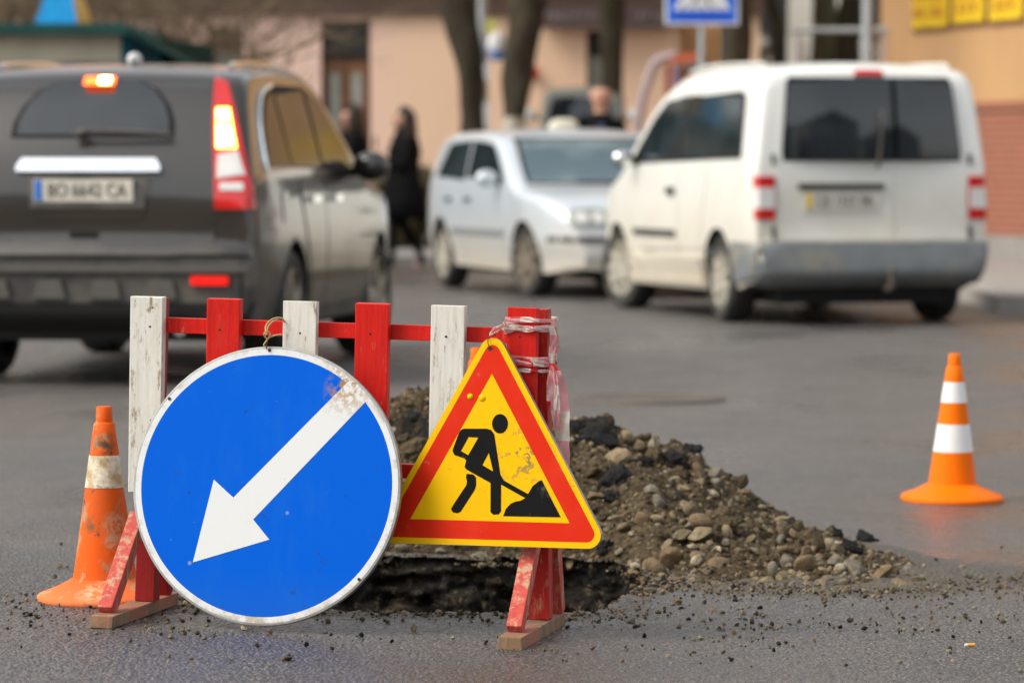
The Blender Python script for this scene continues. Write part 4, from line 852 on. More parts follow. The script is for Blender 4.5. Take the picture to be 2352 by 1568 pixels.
def suv_side(ax):
    s.panel('window_trim', [(-1.88, 1.10), (-1.86, 1.2), (-1.78, 1.36), (-1.6, 1.49), (-1.2, 1.555), (-.45, 1.555), (-.08, 1.49), (.36, 1.25), (.62, 1.09)], ax, 'black', .005, 24, 12)
    s.panel('window', [(-1.82, 1.12), (-1.8, 1.2), (-1.73, 1.34), (-1.57, 1.465), (-1.36, 1.52), (-1.3, 1.12)], ax, 'low_reflect_glass', .010); s.panel('window', [(-1.26, 1.12), (-1.3, 1.525), (-.5, 1.535), (-.46, 1.12)], ax, 'low_reflect_glass', .010); s.panel('window', [(-.4, 1.12), (-.42, 1.53), (-.12, 1.475), (.28, 1.25), (.54, 1.11)], ax, 'low_reflect_glass', .010)
    pts_ = []
    for x_, z_ in ((-1.885, 1.10), (-1.87, 1.2), (-1.79, 1.365), (-1.6, 1.497), (-1.3, 1.55)): p_, n_, q_ = s.hit(ax, x_, z_); pts_.append(p_ - q_ * .008)
    MB().tube(crv(pts_), .011, 8).build('chrome_trim', 'chrome', s.e)
    d1 = s.panel('door', [(-.88, .5), (-1.0, .75), (-1.15, 1.04), (-.44, 1.04), (-.44, .36), (-.8, .36)], ax, 'grey_paint', .004); d2 = s.panel('door', [(-.42, .36), (-.42, 1.04), (.75, 1.04), (.82, .75), (.74, .45), (.7, .36)], ax, 'grey_paint', .004)
    for x, d in ((-.95, d1), (-.3, d2)): s.panel('door_handle', [(x, .965), (x, .925), (x + .2, .925), (x + .2, .965)], ax, 'chrome', .03, 6, 3, parent=d)
    s.panel('fuel_flap' if ax == 'y+' else 'crease_trim', [(-1.62, .99), (-1.62, .83), (-1.46, .83), (-1.46, .99)], ax, 'grey_paint', .004)
s.side(suv_side)
s.panel('windscreen', [(.55, 1.5), (.70, 1.12), (-.70, 1.12), (-.55, 1.5)], 'x+', 'windscreen', .006)
for sd in (1, -1): MB().tube(crv([(-1.6, sd * .62, 1.635), (-1.5, sd * .62, 1.66), (-.6, sd * .62, 1.682), (-.3, sd * .61, 1.66), (-.1, sd * .6, 1.59)]), .014, 8).build('roof_rail', 'chrome', s.e)
MB().ball((-1.25, -.02, 1.69), (.09, .035, .04), 14).build('aerial', 'white_bar', s.e)
MB().tube([(-2.1, -.5, .3), (-2.3, -.5, .29)], .03, 12).build('exhaust', 'chrome', s.e); MB().box((-2.16, -.72, .23), (1.9, .72, .36)).build('underbody', 'black', s.e, smooth=False)  # underbody box set wide and low to shut out light under the car
s.mirror(.42, 1.12, 'grey_paint', size=(.075, .11, .085))
for ax in (-1.31, 1.31):
    for sd in (1, -1): s.wheel(ax, sd, 'rim', R(-4) if ax > 0 else 0, 5, .225)

# --- white panel van seen from behind at the right
vy = R(14); rc_ = Vector((2.53, 27.4, 0)); fw = (-math.sin(vy), math.cos(vy)); o = rc_ + Vector((fw[0], fw[1], 0)) * 2.01
vanP = dict(w=1.775, belt=1.1, tumble=.17, rc=.11, crown=.035, r=.315, arch=.36, axles=(-1.15, 1.53), clad_z=lambda x: -1,
    top=[(-2.01, .42), (-2.0, .56), (-1.975, .62), (-1.965, 1.0), (-1.94, 1.3), (-1.90, 1.6), (-1.875, 1.72), (-1.81, 1.785), (-1.5, 1.815), (-.5, 1.83), (.0, 1.80), (.4, 1.72), (.75, 1.58), (1.15, 1.32), (1.42, 1.13), (1.55, 1.07), (2.05, .95), (2.27, .82), (2.36, .62), (2.39, .42)],
    bot=[(-2.01, .36), (-1.8, .27), (-1.5, .22), (1.9, .2), (2.39, .3)], plan=[(-2.01, .93), (-1.93, .965), (-1.75, .995), (1.5, 1), (2.0, .93), (2.27, .82), (2.39, .7)])
v = Car('panel_van', 'white van seen from behind with a grey bumper at the right', (o.x, o.y, 0), fw, vanP, 'white_paint', cat='van')
dl = v.panel('rear_door', [(.70, .60), (.705, 1.1), (.64, 1.72), (-.15, 1.72), (-.155, 1.1), (-.155, .60)], 'x-', 'white_paint', .005, 16, 16); dr = v.panel('rear_door', [(-.17, .60), (-.17, 1.1), (-.165, 1.72), (-.64, 1.72), (-.705, 1.1), (-.70, .60)], 'x-', 'white_paint', .005, 12, 16)
v.panel('window_surround', [(.655, 1.15), (.66, 1.22), (.61, 1.70), (.585, 1.735), (-.585, 1.735), (-.61, 1.70), (-.66, 1.22), (-.655, 1.15)], 'x-', 'black', .009, 24, 14)
v.panel('rear_glass', [(.645, 1.16), (.65, 1.22), (.605, 1.69), (.58, 1.725), (-.135, 1.73), (-.14, 1.16)], 'x-', 'dusty_glass', .013, 20, 18, bulge=(.05, 0, .66, .012, 1.44, .29)); v.panel('rear_glass', [(-.175, 1.16), (-.17, 1.73), (-.58, 1.725), (-.605, 1.69), (-.65, 1.22), (-.645, 1.16)], 'x-', 'dusty_glass', .013, 16, 18, bulge=(.05, 0, .66, .012, 1.44, .29))
v.panel('door_grip', [(.545, .995), (.545, .955), (-.08, .955), (-.08, .995)], 'x-', 'plastic', .03, 12, 4); v.panel('plate_recess', [(.55, .94), (.52, .78), (-.05, .78), (-.09, .94)], 'x-', 'white_paint', .009); v.number('x-', .235, .872, 'CE 1325 EB', 'gold')
MB().tube(crv([(-2.03, -.02, 1.10), (-2.045, -.03, 1.2), (-2.035, -.05, 1.4), (-2.01, -.06, 1.5)]), .014, 8).build('wiper', 'plastic', v.e)
v.panel('stop_lamp', [(.09, 1.785), (.11, 1.75), (-.11, 1.75), (-.09, 1.785)], 'x-', 'tail_red', .02, 8, 4)
for sd in (1, -1):
    q = lambda pts: [(a * sd, z) for a, z in pts]
    lp = v.panel('tail_lamp', q([(.715, 1.045), (.848, 1.045), (.852, .745), (.715, .745)]), 'x-', 'tail_red', .014, 10, 12); v.panel('lamp_lens', q([(.72, .965), (.848, .965), (.85, .82), (.72, .82)]), 'x-', 'tail_white', .019, 8, 6, parent=lp)
    v.panel('hinge', q([(.715, 1.2), (.735, 1.2), (.735, 1.13), (.715, 1.13)]), 'x-', 'plastic', .016, 3, 3); v.panel('hinge', q([(.715, .7), (.735, .7), (.735, .6), (.715, .6)]), 'x-', 'plastic', .016, 3, 3)
v.panel('rear_bumper', [(.875, .585), (.885, .42), (.85, .30), (.7, .27), (-.7, .27), (-.85, .30), (-.885, .42), (-.875, .585)], 'x-', 'grey_plastic', .035, 26, 12)
for axn in ('y+', 'y-'): v.panel('bumper_corner', [(-1.99, .585), (-1.55, .585), (-1.525, .45), (-1.525, .29), (-1.96, .31)], axn, 'grey_plastic', .02, 8, 8)
MB().tube(crv([(-1.95, -.1, .27), (-2.08, -.1, .26), (-2.11, -.1, .31), (-2.11, -.1, .36)]), .022, 10).ball((-2.11, -.1, .38), .032).build('tow_bar', 'iron', v.e)
def van_side(ax):
    v.panel('window_surround', [(-1.66, 1.15), (-1.64, 1.25), (-1.57, 1.6), (-1.46, 1.645), (.3, 1.63), (.66, 1.475), (1.08, 1.19), (1.04, 1.13)], ax, 'black', .006, 26, 12)
    v.panel('window', [(-1.62, 1.17), (-1.6, 1.25), (-1.54, 1.58), (-1.46, 1.62), (-.26, 1.635), (-.24, 1.17)], ax, 'car_glass', .010, 16, 12); v.panel('window', [(-.16, 1.17), (-.18, 1.635), (.3, 1.60), (.62, 1.46), (1.02, 1.19), (1.0, 1.15)], ax, 'car_glass', .010, 16, 12)
    d = v.panel('door', [(-.17, .36), (-.17, 1.12), (1.05, 1.12), (1.12, .9), (1.1, .6), (.98, .36)], ax, 'white_paint', .004, 14, 14); d3 = v.panel('door', [(-.72, .4), (-.78, .7), (-.9, 1.12), (-.2, 1.12), (-.2, .36), (-.7, .36)], ax, 'white_paint', .004)
    v.panel('door_handle', [(-.08, .955), (-.08, .905), (.08, .905), (.08, .955)], ax, 'black', .025, 5, 3, parent=d)
    v.panel('rub_strip', [(-.12, .64), (-.12, .59), (1.0, .59), (1.0, .64)], ax, 'plastic', .014, 10, 3, parent=d)
    v.panel('side_sill', [(-.74, .31), (-.78, .2), (1.12, .2), (1.08, .31)], ax, 'white_paint', .03, 14, 4)
v.side(van_side)
v.panel('windscreen', [(.6, 1.62), (.74, 1.2), (-.74, 1.2), (-.6, 1.62)], 'x+', 'windscreen', .006)
for sd in (1, -1): MB().tube(crv([(-1.6, sd * .68, 1.80), (-1.5, sd * .68, 1.835), (-.3, sd * .68, 1.845), (.2, sd * .67, 1.81)]), .012, 8).build('roof_rail', 'white_paint', v.e)
MB().box((-1.8, -.62, .15), (1.95, .62, .32)).build('underbody', 'black', v.e, smooth=False); v.mirror(.98, 1.17, 'black', size=(.05, .085, .07))  # underbody set low to darken the road beneath the van
for ax in (-1.15, 1.53):
    for sd in (1, -1): v.wheel(ax, sd, 'hubcap', R(14) if ax > 0 else 0, 9, .2)

# --- silver hatchback facing the camera
fw = Vector((.297, -.955)).normalized(); golfP = dict(w=1.735, belt=.93, tumble=.3, rc=.085, crown=.03, r=.305, arch=.345, axles=(-1.23, 1.28), clad_z=lambda x: -1,
    top=[(-1.98, .42), (-1.97, .62), (-1.93, .82), (-1.88, .95), (-1.74, 1.16), (-1.6, 1.31), (-1.45, 1.375), (-1.1, 1.405), (-.4, 1.415), (.0, 1.395), (.25, 1.34), (.7, 1.1), (1.0, .955), (1.1, .925), (1.65, .86), (1.95, .77), (2.07, .68), (2.13, .52), (2.16, .42)],
    bot=[(-1.98, .34), (-1.7, .24), (-1.5, .2), (1.7, .18), (2.16, .24)], plan=[(-1.98, .82), (-1.85, .91), (-1.5, .98), (-1.0, 1), (1.2, 1), (1.7, .95), (1.98, .86), (2.16, .72)])
g = Car('hatchback_car', 'silver hatchback with a pale roof lamp facing the camera in the middle', (.53, 34.75, 0), (fw.x, fw.y), golfP, 'silver_paint')
g.panel('windscreen_frame', [(.62, 1.355), (.735, .95), (-.735, .95), (-.62, 1.355)], 'x+', 'black', .005, 16, 12); g.panel('windscreen', [(.585, 1.335), (.70, .965), (-.70, .965), (-.585, 1.335)], 'x+', 'windscreen', .009, 16, 12)
g.panel('bonnet', [(.66, .91), (.62, .79), (.5, .755), (-.5, .755), (-.62, .79), (-.66, .91)], 'x+', 'silver_paint', .005, 16, 10)
def golf_side(ax):
    g.panel('window', [(-1.42, .99), (-1.36, 1.1), (-1.2, 1.29), (-1.1, 1.325), (-.55, 1.335), (-.5, .98)], ax, 'car_glass', .008); g.panel('window', [(-.42, .98), (-.46, 1.335), (.0, 1.32), (.2, 1.27), (.55, 1.07), (.66, .975)], ax, 'car_glass', .008)
    a = g.panel('door', [(-.86, .45), (-.95, .7), (-1.05, .94), (-.47, .94), (-.47, .28), (-.84, .28)], ax, 'silver_paint', .004); b = g.panel('door', [(-.45, .28), (-.45, .94), (.72, .94), (.82, .7), (.8, .28)], ax, 'silver_paint', .004)
    for d, x in ((a, -.98), (b, -.38)): g.panel('door_handle', [(x, .83), (x, .79), (x + .14, .79), (x + .14, .83)], ax, 'plastic', .022, 4, 3, parent=d)
    g.panel('rub_strip', [(-.84, .56), (-.84, .5), (.78, .5), (.78, .56)], ax, 'grey_plastic', .012, 10, 3)
g.side(golf_side)
for sd in (1, -1):
    q = lambda pts: [(a * sd, z) for a, z in pts]
    h = g.panel('headlight', q([(.36, .60), (.36, .735), (.46, .765), (.66, .745), (.72, .66), (.68, .60)]), 'x+', 'pane', .008, 10, 8)
    for cy in (.45, .59): g.panel('lamp_lens', q([(cy + .06 * math.cos(t * .785), .675 + .05 * math.sin(t * .785)) for t in range(8)]), 'x+', 'tail_white', .014, 6, 6, parent=h)
    g.panel('fog_lamp', q([(.45, .34), (.45, .39), (.6, .39), (.6, .34)]), 'x+', 'tail_white', .01, 5, 3)
g.panel('grille', [(.34, .725), (.34, .63), (-.34, .63), (-.34, .725)], 'x+', 'plastic', .008); g.panel('bumper_strip', [(.8, .52), (.8, .475), (-.8, .475), (-.8, .52)], 'x+', 'plastic', .014, 18, 3); g.panel('air_intake', [(.36, .36), (.36, .29), (-.36, .29), (-.36, .36)], 'x+', 'black', .009)
g.number('x+', 0, .43, 'BO 7120 BK')
g.panel('wiper', [(.5, .975), (.5, .965), (-.3, .965), (-.3, .975)], 'x+', 'black', .02, 10, 2)
MB().lathe([(.15, 0), (.16, .02), (.14, .09), (.08, .125), (.0001, .13)], 20).build('roof_lamp', 'taxi', g.e); rl = [c for c in g.e.children if c.name.startswith('roof_lamp')][0]; rl.scale = (.45, .9, .72); rl.location = (-.3, .02, 1.435)
g.mirror(.58, 1.0, 'silver_paint'); MB().box((-1.6, -.5, .16), (1.7, .5, .28)).build('underbody', 'black', g.e, smooth=False)
for ax in (-1.23, 1.28):
    for sd in (1, -1): g.wheel(ax, sd, 'hubcap' if ax < 0 else 'brown_rim', R(10) if ax > 0 else 0, 7, .19)

# --- small utility truck further back
kP = dict(w=1.0, belt=1.3, tumble=.12, rc=.08, crown=.02, r=.27, arch=.3, axles=(-.8, .75), clad_z=lambda x: -1,
    top=[(-1.3, .5), (-1.28, 1.0), (-1.2, 1.9), (-1.1, 1.98), (.4, 2.0), (.75, 1.93), (.95, 1.5), (1.05, 1.3), (1.2, 1.15), (1.28, .8), (1.3, .5)], bot=[(-1.3, .3), (1.3, .3)], plan=[(-1.3, .95), (1.0, 1), (1.3, .88)])
k = Car('utility_truck', 'small grey utility truck parked far behind the silver hatchback', (.86, 46.6, 0), (-.06, -1), kP, 'olive_paint', cat='truck')
k.panel('windscreen', [(.34, 1.9), (.42, 1.42), (-.42, 1.42), (-.34, 1.9)], 'x+', 'dusty_glass', .008); k.side(lambda ax: k.panel('window', [(-.1, 1.4), (-.1, 1.85), (.6, 1.85), (.85, 1.4)], ax, 'car_glass', .008))
for sd in (1, -1): k.panel('headlight', [(a * sd, z) for a, z in [(.25, .75), (.25, .9), (.42, .9), (.42, .75)]], 'x+', 'tail_white', .01, 6, 4)
k.mirror(.8, 1.68, 'white_bar', size=(.05, .06, .09))
for ax in (-.8, .75):
    for sd in (1, -1): k.wheel(ax, sd, 'rim', 0, 5, .16)

# ------------------------------------------------------------------ people
def person(label, loc, rz, nodes, edges_mat, H, extras):
    """nodes: (x forward, y left, z, radius, parent, material key)"""
    me = bpy.data.meshes.new('person'); me.from_pydata([n[:3] for n in nodes], [(i, n[4]) for i, n in enumerate(nodes) if n[4] is not None], [])
    o = bpy.data.objects.new('person', me); C.objects.link(o); o.modifiers.new('skin', 'SKIN'); sub = o.modifiers.new('sub', 'SUBSURF'); sub.levels = sub.render_levels = 2
    if not me.skin_vertices: bm = bmesh.new(); bm.from_mesh(me); bm.verts.layers.skin.verify(); bm.to_mesh(me); bm.free()
    for i, sv in enumerate(me.skin_vertices[0].data): sv.radius = (nodes[i][3],) * 2; sv.use_root = i == 0
    bpy.context.view_layer.update(); m2 = bpy.data.meshes.new_from_object(o.evaluated_get(bpy.context.evaluated_depsgraph_get())); o.modifiers.clear(); o.data = m2
    keys = []; [keys.append(n[5]) for n in nodes if n[5] not in keys]; keys += [k for k in ('ink', 'tail_red') if k not in keys]
    m2.materials.clear(); [m2.materials.append(M[k]) for k in keys]
    P = [Vector(n[:3]) for n in nodes]
    for p in m2.polygons:
        i = min(range(len(P)), key=lambda q: (P[q] - p.center).length - nodes[q][3]); p.material_index = keys.index(nodes[i][5]); p.use_smooth = True
    bm = bmesh.new(); bm.from_mesh(m2)   # eyes, mouth and ears are laid into the same mesh
    hp = extras['head']; hr = extras['hr']; f = Vector(extras['face']).normalized(); lft = Vector((-f.y, f.x, 0)); up = Vector((0, 0, 1))
    def blob(c, r, key):
        k = len(bm.faces); bmesh.ops.create_uvsphere(bm, u_segments=8, v_segments=6, radius=1, matrix=Matrix.Translation(c) @ Matrix.Diagonal((r[0], r[1], r[2], 1))); bm.faces.ensure_lookup_table()
        for q in range(k, len(bm.faces)): bm.faces[q].material_index = keys.index(key); bm.faces[q].smooth = True
    for sd in (1, -1): blob(hp + f * hr * .93 + lft * (sd * .032) + up * .015, (.012, .012, .008), 'ink'); blob(hp + lft * (sd * hr * 1.02) - up * .005, (.012, .012, .028), 'skin')
    blob(hp + f * hr * 1.08 - up * .015, (.014, .014, .022), 'skin'); blob(hp + f * hr * .98 - up * .06, (.016, .02, .006), 'tail_red'); bm.to_mesh(m2); bm.free()
    o.location = loc; o.rotation_euler = (0, 0, rz); tag(o, label, 'person'); return o
def hand(nodes, wrist, d, side, curl, idx):
    """palm and five fingers of different lengths rooted at the wrist node"""
    d = Vector(d).normalized(); s_ = Vector(side).normalized(); c_ = Vector(curl).normalized(); w = Vector(wrist); pm = w + d * .075
    nodes.append((*pm, .026, idx, 'skin')); pi = len(nodes) - 1
    for q, (off, ln) in enumerate(((-.03, .065), (-.01, .078), (.01, .073), (.028, .058))):
        a = pm + d * .03 + s_ * off; b = a + d * ln * .5 + c_ * .012; e = b + d * ln * .3 + c_ * .03
        nodes.append((*a, .0095, pi, 'skin')); nodes.append((*b, .0085, len(nodes) - 1, 'skin')); nodes.append((*e, .0075, len(nodes) - 1, 'skin'))
    a = w + d * .03 - s_ * .034; b = a + d * .035 - s_ * .02 + c_ * .012; nodes.append((*a, .011, idx, 'skin')); nodes.append((*b, .009, len(nodes) - 1, 'skin'))
def make_person(label, loc, rz, k, top, legs, arms, stride, head_tilt=(0, 0)):
    T, Lg = top, legs; N = []
    def n(x, y, z, r, par, key): N.append((x * k, y * k, z * k, r * k, par, key)); return len(N) - 1
    pv = n(0, 0, .95, .12, None, T); wa = n(0, 0, 1.1, .115, pv, T); ch = n(.0, 0, 1.3, .13, wa, T); nb = n(-.01, 0, 1.46, .07, ch, T); nk = n(.0, 0, 1.54, .048, nb, 'skin'); hx, hy = head_tilt
    hd = n(.025 + hx, hy, 1.615, .085, nk, 'skin'); hd = n(.02 + hx, hy, 1.68, .108, hd, 'skin'); n(.01 + hx, hy, 1.735, .098, hd, 'skin')
    for sd, st in ((1, stride), (-1, -stride)):
        hp_ = n(0, .09 * sd, .9, .088, pv, Lg); kn = n(.05 + st * .5, .09 * sd, .5, .058, hp_, Lg); an = n(st - (.08 if st < 0 else 0), .09 * sd, .085 + (.04 if st < 0 else 0), .038, kn, Lg); n(st + .12 - (.08 if st < 0 else 0), .1 * sd, .04, .035, an, 'shoe' if legs == 'black_cloth' else 'black_cloth')
    for sd, (el, wr, dr, cu) in zip((1, -1), arms):
        sh = n(0, .17 * sd, 1.42, .06, nb, T); e = n(el[0], el[1] * sd, el[2], .045, sh, T); w = n(wr[0], wr[1] * sd, wr[2], .03, e, T); hand(N, [c for c in N[w][:3]], dr, (0, 1, 0) if abs(dr[1]) < .7 else (1, 0, 0), cu, w)
    o = person(label, loc, rz, N, None, 1, dict(head=Vector(((.02 + hx) * k, hy * k, 1.67 * k)), hr=.088 * k, face=(1, 0, 0)))
    return o
def loft_part(rings, name, mat, parent, n=24):
    mb = MB(); vs = []
    for (cx, cy, z, rx, ry) in rings:
        for q in range(n):
            a = 2 * math.pi * q / n; w = 1 + .05 * math.sin(3 * a + z * 9); vs.append((cx + rx * math.cos(a) * w, cy + ry * math.sin(a) * w, z))
    m = len(rings); mb.add(vs, [(i*n+q, i*n+(q+1) % n, (i+1)*n+(q+1) % n, (i+1)*n+q) for i in range(m-1) for q in range(n)] + [tuple(range(n))[::-1], tuple(range((m-1)*n, m*n))]); return mb.build(name, mat, parent, sharp=0)
def hair_part(parent, hp, r, length, face_gap=.35):
    mb = MB(); vs = []; rows, n = 14, 22
    for j in range(rows + 1):
        t = j / rows
        for q in range(n):
            a = face_gap + (2 * math.pi - 2 * face_gap) * q / (n - 1)
            if t < .45: th = t / .45 * math.pi * .52; rr, z = r * 1.18 * math.sin(th), hp.z + r * 1.3 * math.cos(th)
            else: u = (t - .45) / .55; rr, z = r * 1.18 * (1 + .12 * math.sin(u * 3)), hp.z - r * .08 - length * u
            w = 1 + .08 * noise.noise(Vector((a * 2.5, t * 3, 1))); vs.append((hp.x - .012 + rr * w * math.cos(a), hp.y + rr * w * math.sin(a), z))
    mb.add(vs, [(j*n+q, j*n+q+1, (j+1)*n+q+1, (j+1)*n+q) for j in range(rows) for q in range(n-1)]); o = mb.build('hair', 'hair', parent, fix=False, sharp=0); sm = o.modifiers.new('body', 'SOLIDIFY'); sm.thickness = .02; return o
wp = at(928, 620, 40.6); k_ = .94
wm = make_person('person in a long black coat walking left while holding a phone', (wp.x, wp.y, 0), R(196), k_, 'black_cloth', 'black_cloth', [((.06, .24, 1.16), (.26, .1, 1.24), (.5, -.2, .8), (-.2, -.6, 0)), ((.08, .24, 1.16), (.27, .08, 1.2), (.5, -.2, .8), (-.2, .6, 0))], .17)
loft_part([(.0, 0, .55, .24, .27), (.0, 0, .75, .215, .25), (0, 0, .95, .18, .225), (0, 0, 1.08, .16, .2), (0, 0, 1.25, .17, .215), (-.005, 0, 1.36, .14, .2), (0, 0, 1.44, .09, .1), (.005, 0, 1.5, .075, .075)], 'coat', 'black_cloth', wm)
hair_part(wm, Vector((.015 * k_, 0, 1.68 * k_)), .095, .45, 1.25)
MB().box((.30, -.04, 1.27), (.312, .04, 1.40)).build('phone', 'ink', wm, smooth=False)
MB().ball((-.02, -.27, .86), (.13, .05, .14), 14).build('handbag', 'bag', wm)
pp = at(808, 500, 41); w2_ = make_person('person in a dark hooded coat beyond the bonnet of the estate car', (pp.x, pp.y, 0), R(190), .96, 'black_cloth', 'black_cloth', [((.1, .24, 1.14), (.28, .14, 1.1), (1, -.2, .2), (0, -.5, -.3)), ((.0, .25, 1.14), (.1, .24, .9), (.2, 0, -1), (.5, .3, 0))], .12)
loft_part([(.0, 0, .6, .24, .28), (0, 0, .95, .19, .24), (0, 0, 1.25, .18, .225), (-.005, 0, 1.37, .15, .2), (-.02, 0, 1.47, .11, .12)], 'coat', 'black_cloth', w2_); hair_part(w2_, Vector((.015 * .96, 0, 1.68 * .96)), .1, .2, 1.2).name = 'hood'
mp = at(1380, 400, 36.9); mn = make_person('bald man in a dark jacket and blue shirt behind the silver hatchback', (mp.x, mp.y, 0), R(-92), 1.055, 'black_cloth', 'navy', [((.02, .27, 1.14), (.1, .26, .9), (.2, 0, -1), (.6, -.2, 0)), ((.02, .27, 1.14), (.1, .26, .9), (.2, 0, -1), (.6, .2, 0))], .05)
loft_part([(.0, 0, .85, .15, .21), (0, 0, 1.1, .15, .22), (0, 0, 1.3, .165, .255), (-.005, 0, 1.4, .13, .24), (-.01, 0, 1.47, .085, .13), (-.005, 0, 1.52, .07, .075)], 'jacket', 'black_cloth', mn); loft_part([(.1, 0, 1.15, .075, .07), (.105, 0, 1.3, .08, .085), (.075, 0, 1.42, .06, .07), (.045, 0, 1.5, .045, .055)], 'shirt', 'navy', mn)

# ------------------------------------------------------------------ the street beyond
def cells_wall(mb, x0, x1, z0, z1, y0, y1, holes, mi=0):
    xs = sorted({x0, x1} | {h[0] for h in holes} | {h[1] for h in holes}); zs = sorted({z0, z1} | {h[2] for h in holes} | {h[3] for h in holes})
    xs = [x for x in xs if x0 <= x <= x1]; zs = [z for z in zs if z0 <= z <= z1]
    for i in range(len(xs) - 1):
        for j in range(len(zs) - 1):
            cx, cz = (xs[i] + xs[i+1]) / 2, (zs[j] + zs[j+1]) / 2
            if any(h[0] < cx < h[1] and h[2] < cz < h[3] for h in holes): continue
            mb.box((xs[i], y0, zs[j]), (xs[i+1], y1, zs[j+1]), mi)
# pavement in front of the shops
pv = MB().box((-40, 42.2, -.05), (4.0, 50.2, .12)); tag(pv.build('pavement', 'paving', smooth=False), kind='structure'); tag(MB().box((-40, 42.0, -.05), (4.0, 42.19, .128)).build('kerb', 'kerb', smooth=False), kind='structure')
YB = 50.0
def bx(px, py): p = at(px, py, YB); return p.x, p.z
pb = empty('shop_building', (0, YB, 0), 0, 'peach rendered building with a dark wooden door across the street', 'building')
dx0, dz1 = bx(737, 47); dx1, _ = bx(850, 47); ox0, oz1 = bx(1348, 72); ox1, oz0 = bx(1396, 330); lx0, lz1 = bx(478, 62); lx1, lz0 = bx(560, 150)
holes = [(dx0, dx1, .12, dz1), (ox0, ox1, .12, oz1), (lx0, lx1, .9, lz1)]
wins = [(x, x + 1.3, 4.6, 6.5) for x in (-7.6, -5.0, -2.4, .2)] + [(x, x + 1.3, 7.8, 9.6) for x in (-7.6, -5.0, -2.4, .2)]
mb = MB(); cells_wall(mb, -9.0, 3.15, .1, 11, 0, .4, holes + wins); mb.box((-9, .41, .1), (-8.6, 10, 11)); mb.box((2.75, .41, .1), (3.15, 10, 11)); mb.box((-8.59, 9.6, .1), (2.74, 10, 11)); mb.build('wall', 'peach', pb, smooth=False)
MB().box((-9.3, -.5, 11.003), (3.45, 10.3, 11.4)).build('roof', 'grey_roof', pb, smooth=False)
c0, cz = bx(560, 42); MB().box((-9.1, -.10, 3.0), (3.2, -.003, 3.45)).build('string_course', 'dark_brown', pb, smooth=False); MB().box((-9.1, -.22, 3.453), (3.2, -.003, 3.62)).build('ledge', 'stone_sill', pb, smooth=False)
MB().box((-9.0, -.06, .12), (dx0 - .05, -.003, .75)).box((dx1 + .05, -.06, .12), (ox0 - .05, -.003, .75)).box((ox1 + .05, -.06, .12), (3.15, -.003, .75)).build('plinth', 'concrete', pb, smooth=False)
d = MB().box((dx0, .2, .12), (dx1, .25, dz1)).build('door', 'dark_brown', pb, smooth=False); zt_ = bx(800, 128)[1]
MB().box((dx0 + .03, .14, zt_), (dx1 - .03, .198, dz1 - .02)).build('transom', 'void', d, smooth=False); xm = (dx0 + dx1) / 2
for a, b in ((dx0 + .05, xm - .01), (xm + .01, dx1 - .04)):
    lf = MB().box((a, .12, .14), (b, .197, zt_ - .08)).build('door_leaf', 'door_wood', d, smooth=False)
    MB().box((a + .06, .112, 1.15), (b - .07, .119, zt_ - .22)).build('door_pane', 'pane', d, smooth=False)
wn = MB().box((ox0, .2, .12), (ox1, .25, oz1)).build('window', 'void', pb, smooth=False); MB().box((ox0 + .02, .12, .5), (ox1 - .02, .197, bx(1370, 130)[1])).build('pane', 'pane', wn, smooth=False)
wn = MB().box((lx0, .2, .9), (lx1, .25, lz1)).build('window', 'void', pb, smooth=False); MB().box((lx0 + .05, .15, .95), (lx1 - .05, .197, lz1 - .3)).build('pane', 'pane', wn, smooth=False)
for x0, x1, z0, z1 in wins:
    wn = MB().box((x0, .2, z0), (x1, .25, z1)).build('window', 'void', pb, smooth=False); MB().box((x0 + .06, .16, z0 + .06), ((x0+x1)/2 - .04, .197, z1 - .06)).box(((x0+x1)/2 + .04, .16, z0 + .06), (x1 - .06, .197, z1 - .06)).build('pane', 'pane', wn, smooth=False)
# shop sign with letters too blurred to read
sx0, sz1 = bx(1238, 14); sx1, sz0 = bx(1534, 66); sg = empty('shop_sign', (0, YB, 0), 0, 'dark plum shop sign with grey lettering above the shop window', 'shop sign'); MB().box((sx0, -.3, sz0), (sx1, -.105, sz1)).build('board', 'plum', sg, smooth=False)
mb = MB(); x = sx0 + .08
for word in (1.0, .5):
    e_ = x + word
    while x < e_:
        wd = random.uniform(.05, .085); h = .11; cz_ = (sz0 + sz1) / 2
        mb.box((x, -.308, cz_ - h / 2), (x + .014, -.301, cz_ + h / 2)); mb.box((x + .016, -.308, cz_ + random.choice((-h/2, 0, h/2 - .016))), (x + wd, -.301, cz_ + random.choice((h/2 - .016, .016, h/2))) if False else (x + wd - .016, -.301, cz_ + h / 2)) if random.random() < .5 else mb.box((x + wd - .014, -.308, cz_ - h / 2), (x + wd, -.301, cz_ + h / 2)); x += wd + .03
    x += .12
mb.build('lettering', 'letter_grey', sg, smooth=False)
# curtain-like ochre shutters near the right end of the peach wall
a0, az1 = bx(1560, 60); a1, az0 = bx(1660, 320); mb = MB()
mb.grid(lambda u, v_: (a0 + (a1 - a0) * u, -.06 - .06 * math.sin(u * 30), .13 + (az1 - .13) * v_), 70, 2); tag(mb.build('roller_shutter', 'shutter_ochre', fix=False), 'ochre ribbed shutter at the right end of the peach wall', 'shutter'); bpy.data.objects['roller_shutter'].location = (0, YB, 0)
MB_ = MB().ball((0, 0, 0), (.09, .05, .09), 12); o = MB_.build('alarm_box', 'red'); p = at(1222, 168, 49.93); o.location = p; tag(o, 'small red box on the peach wall beside the forked tree', 'wall box')
o = MB().lathe([(.0001, -.03), (.12, -.03), (.13, 0), (.12, .1)], 20, axis='y').build('wall_lamp', 'letter_grey'); p = at(1600, 150, 49.85); o.location = p; tag(o, 'small round grey lamp on the peach wall near the shutter', 'wall lamp')

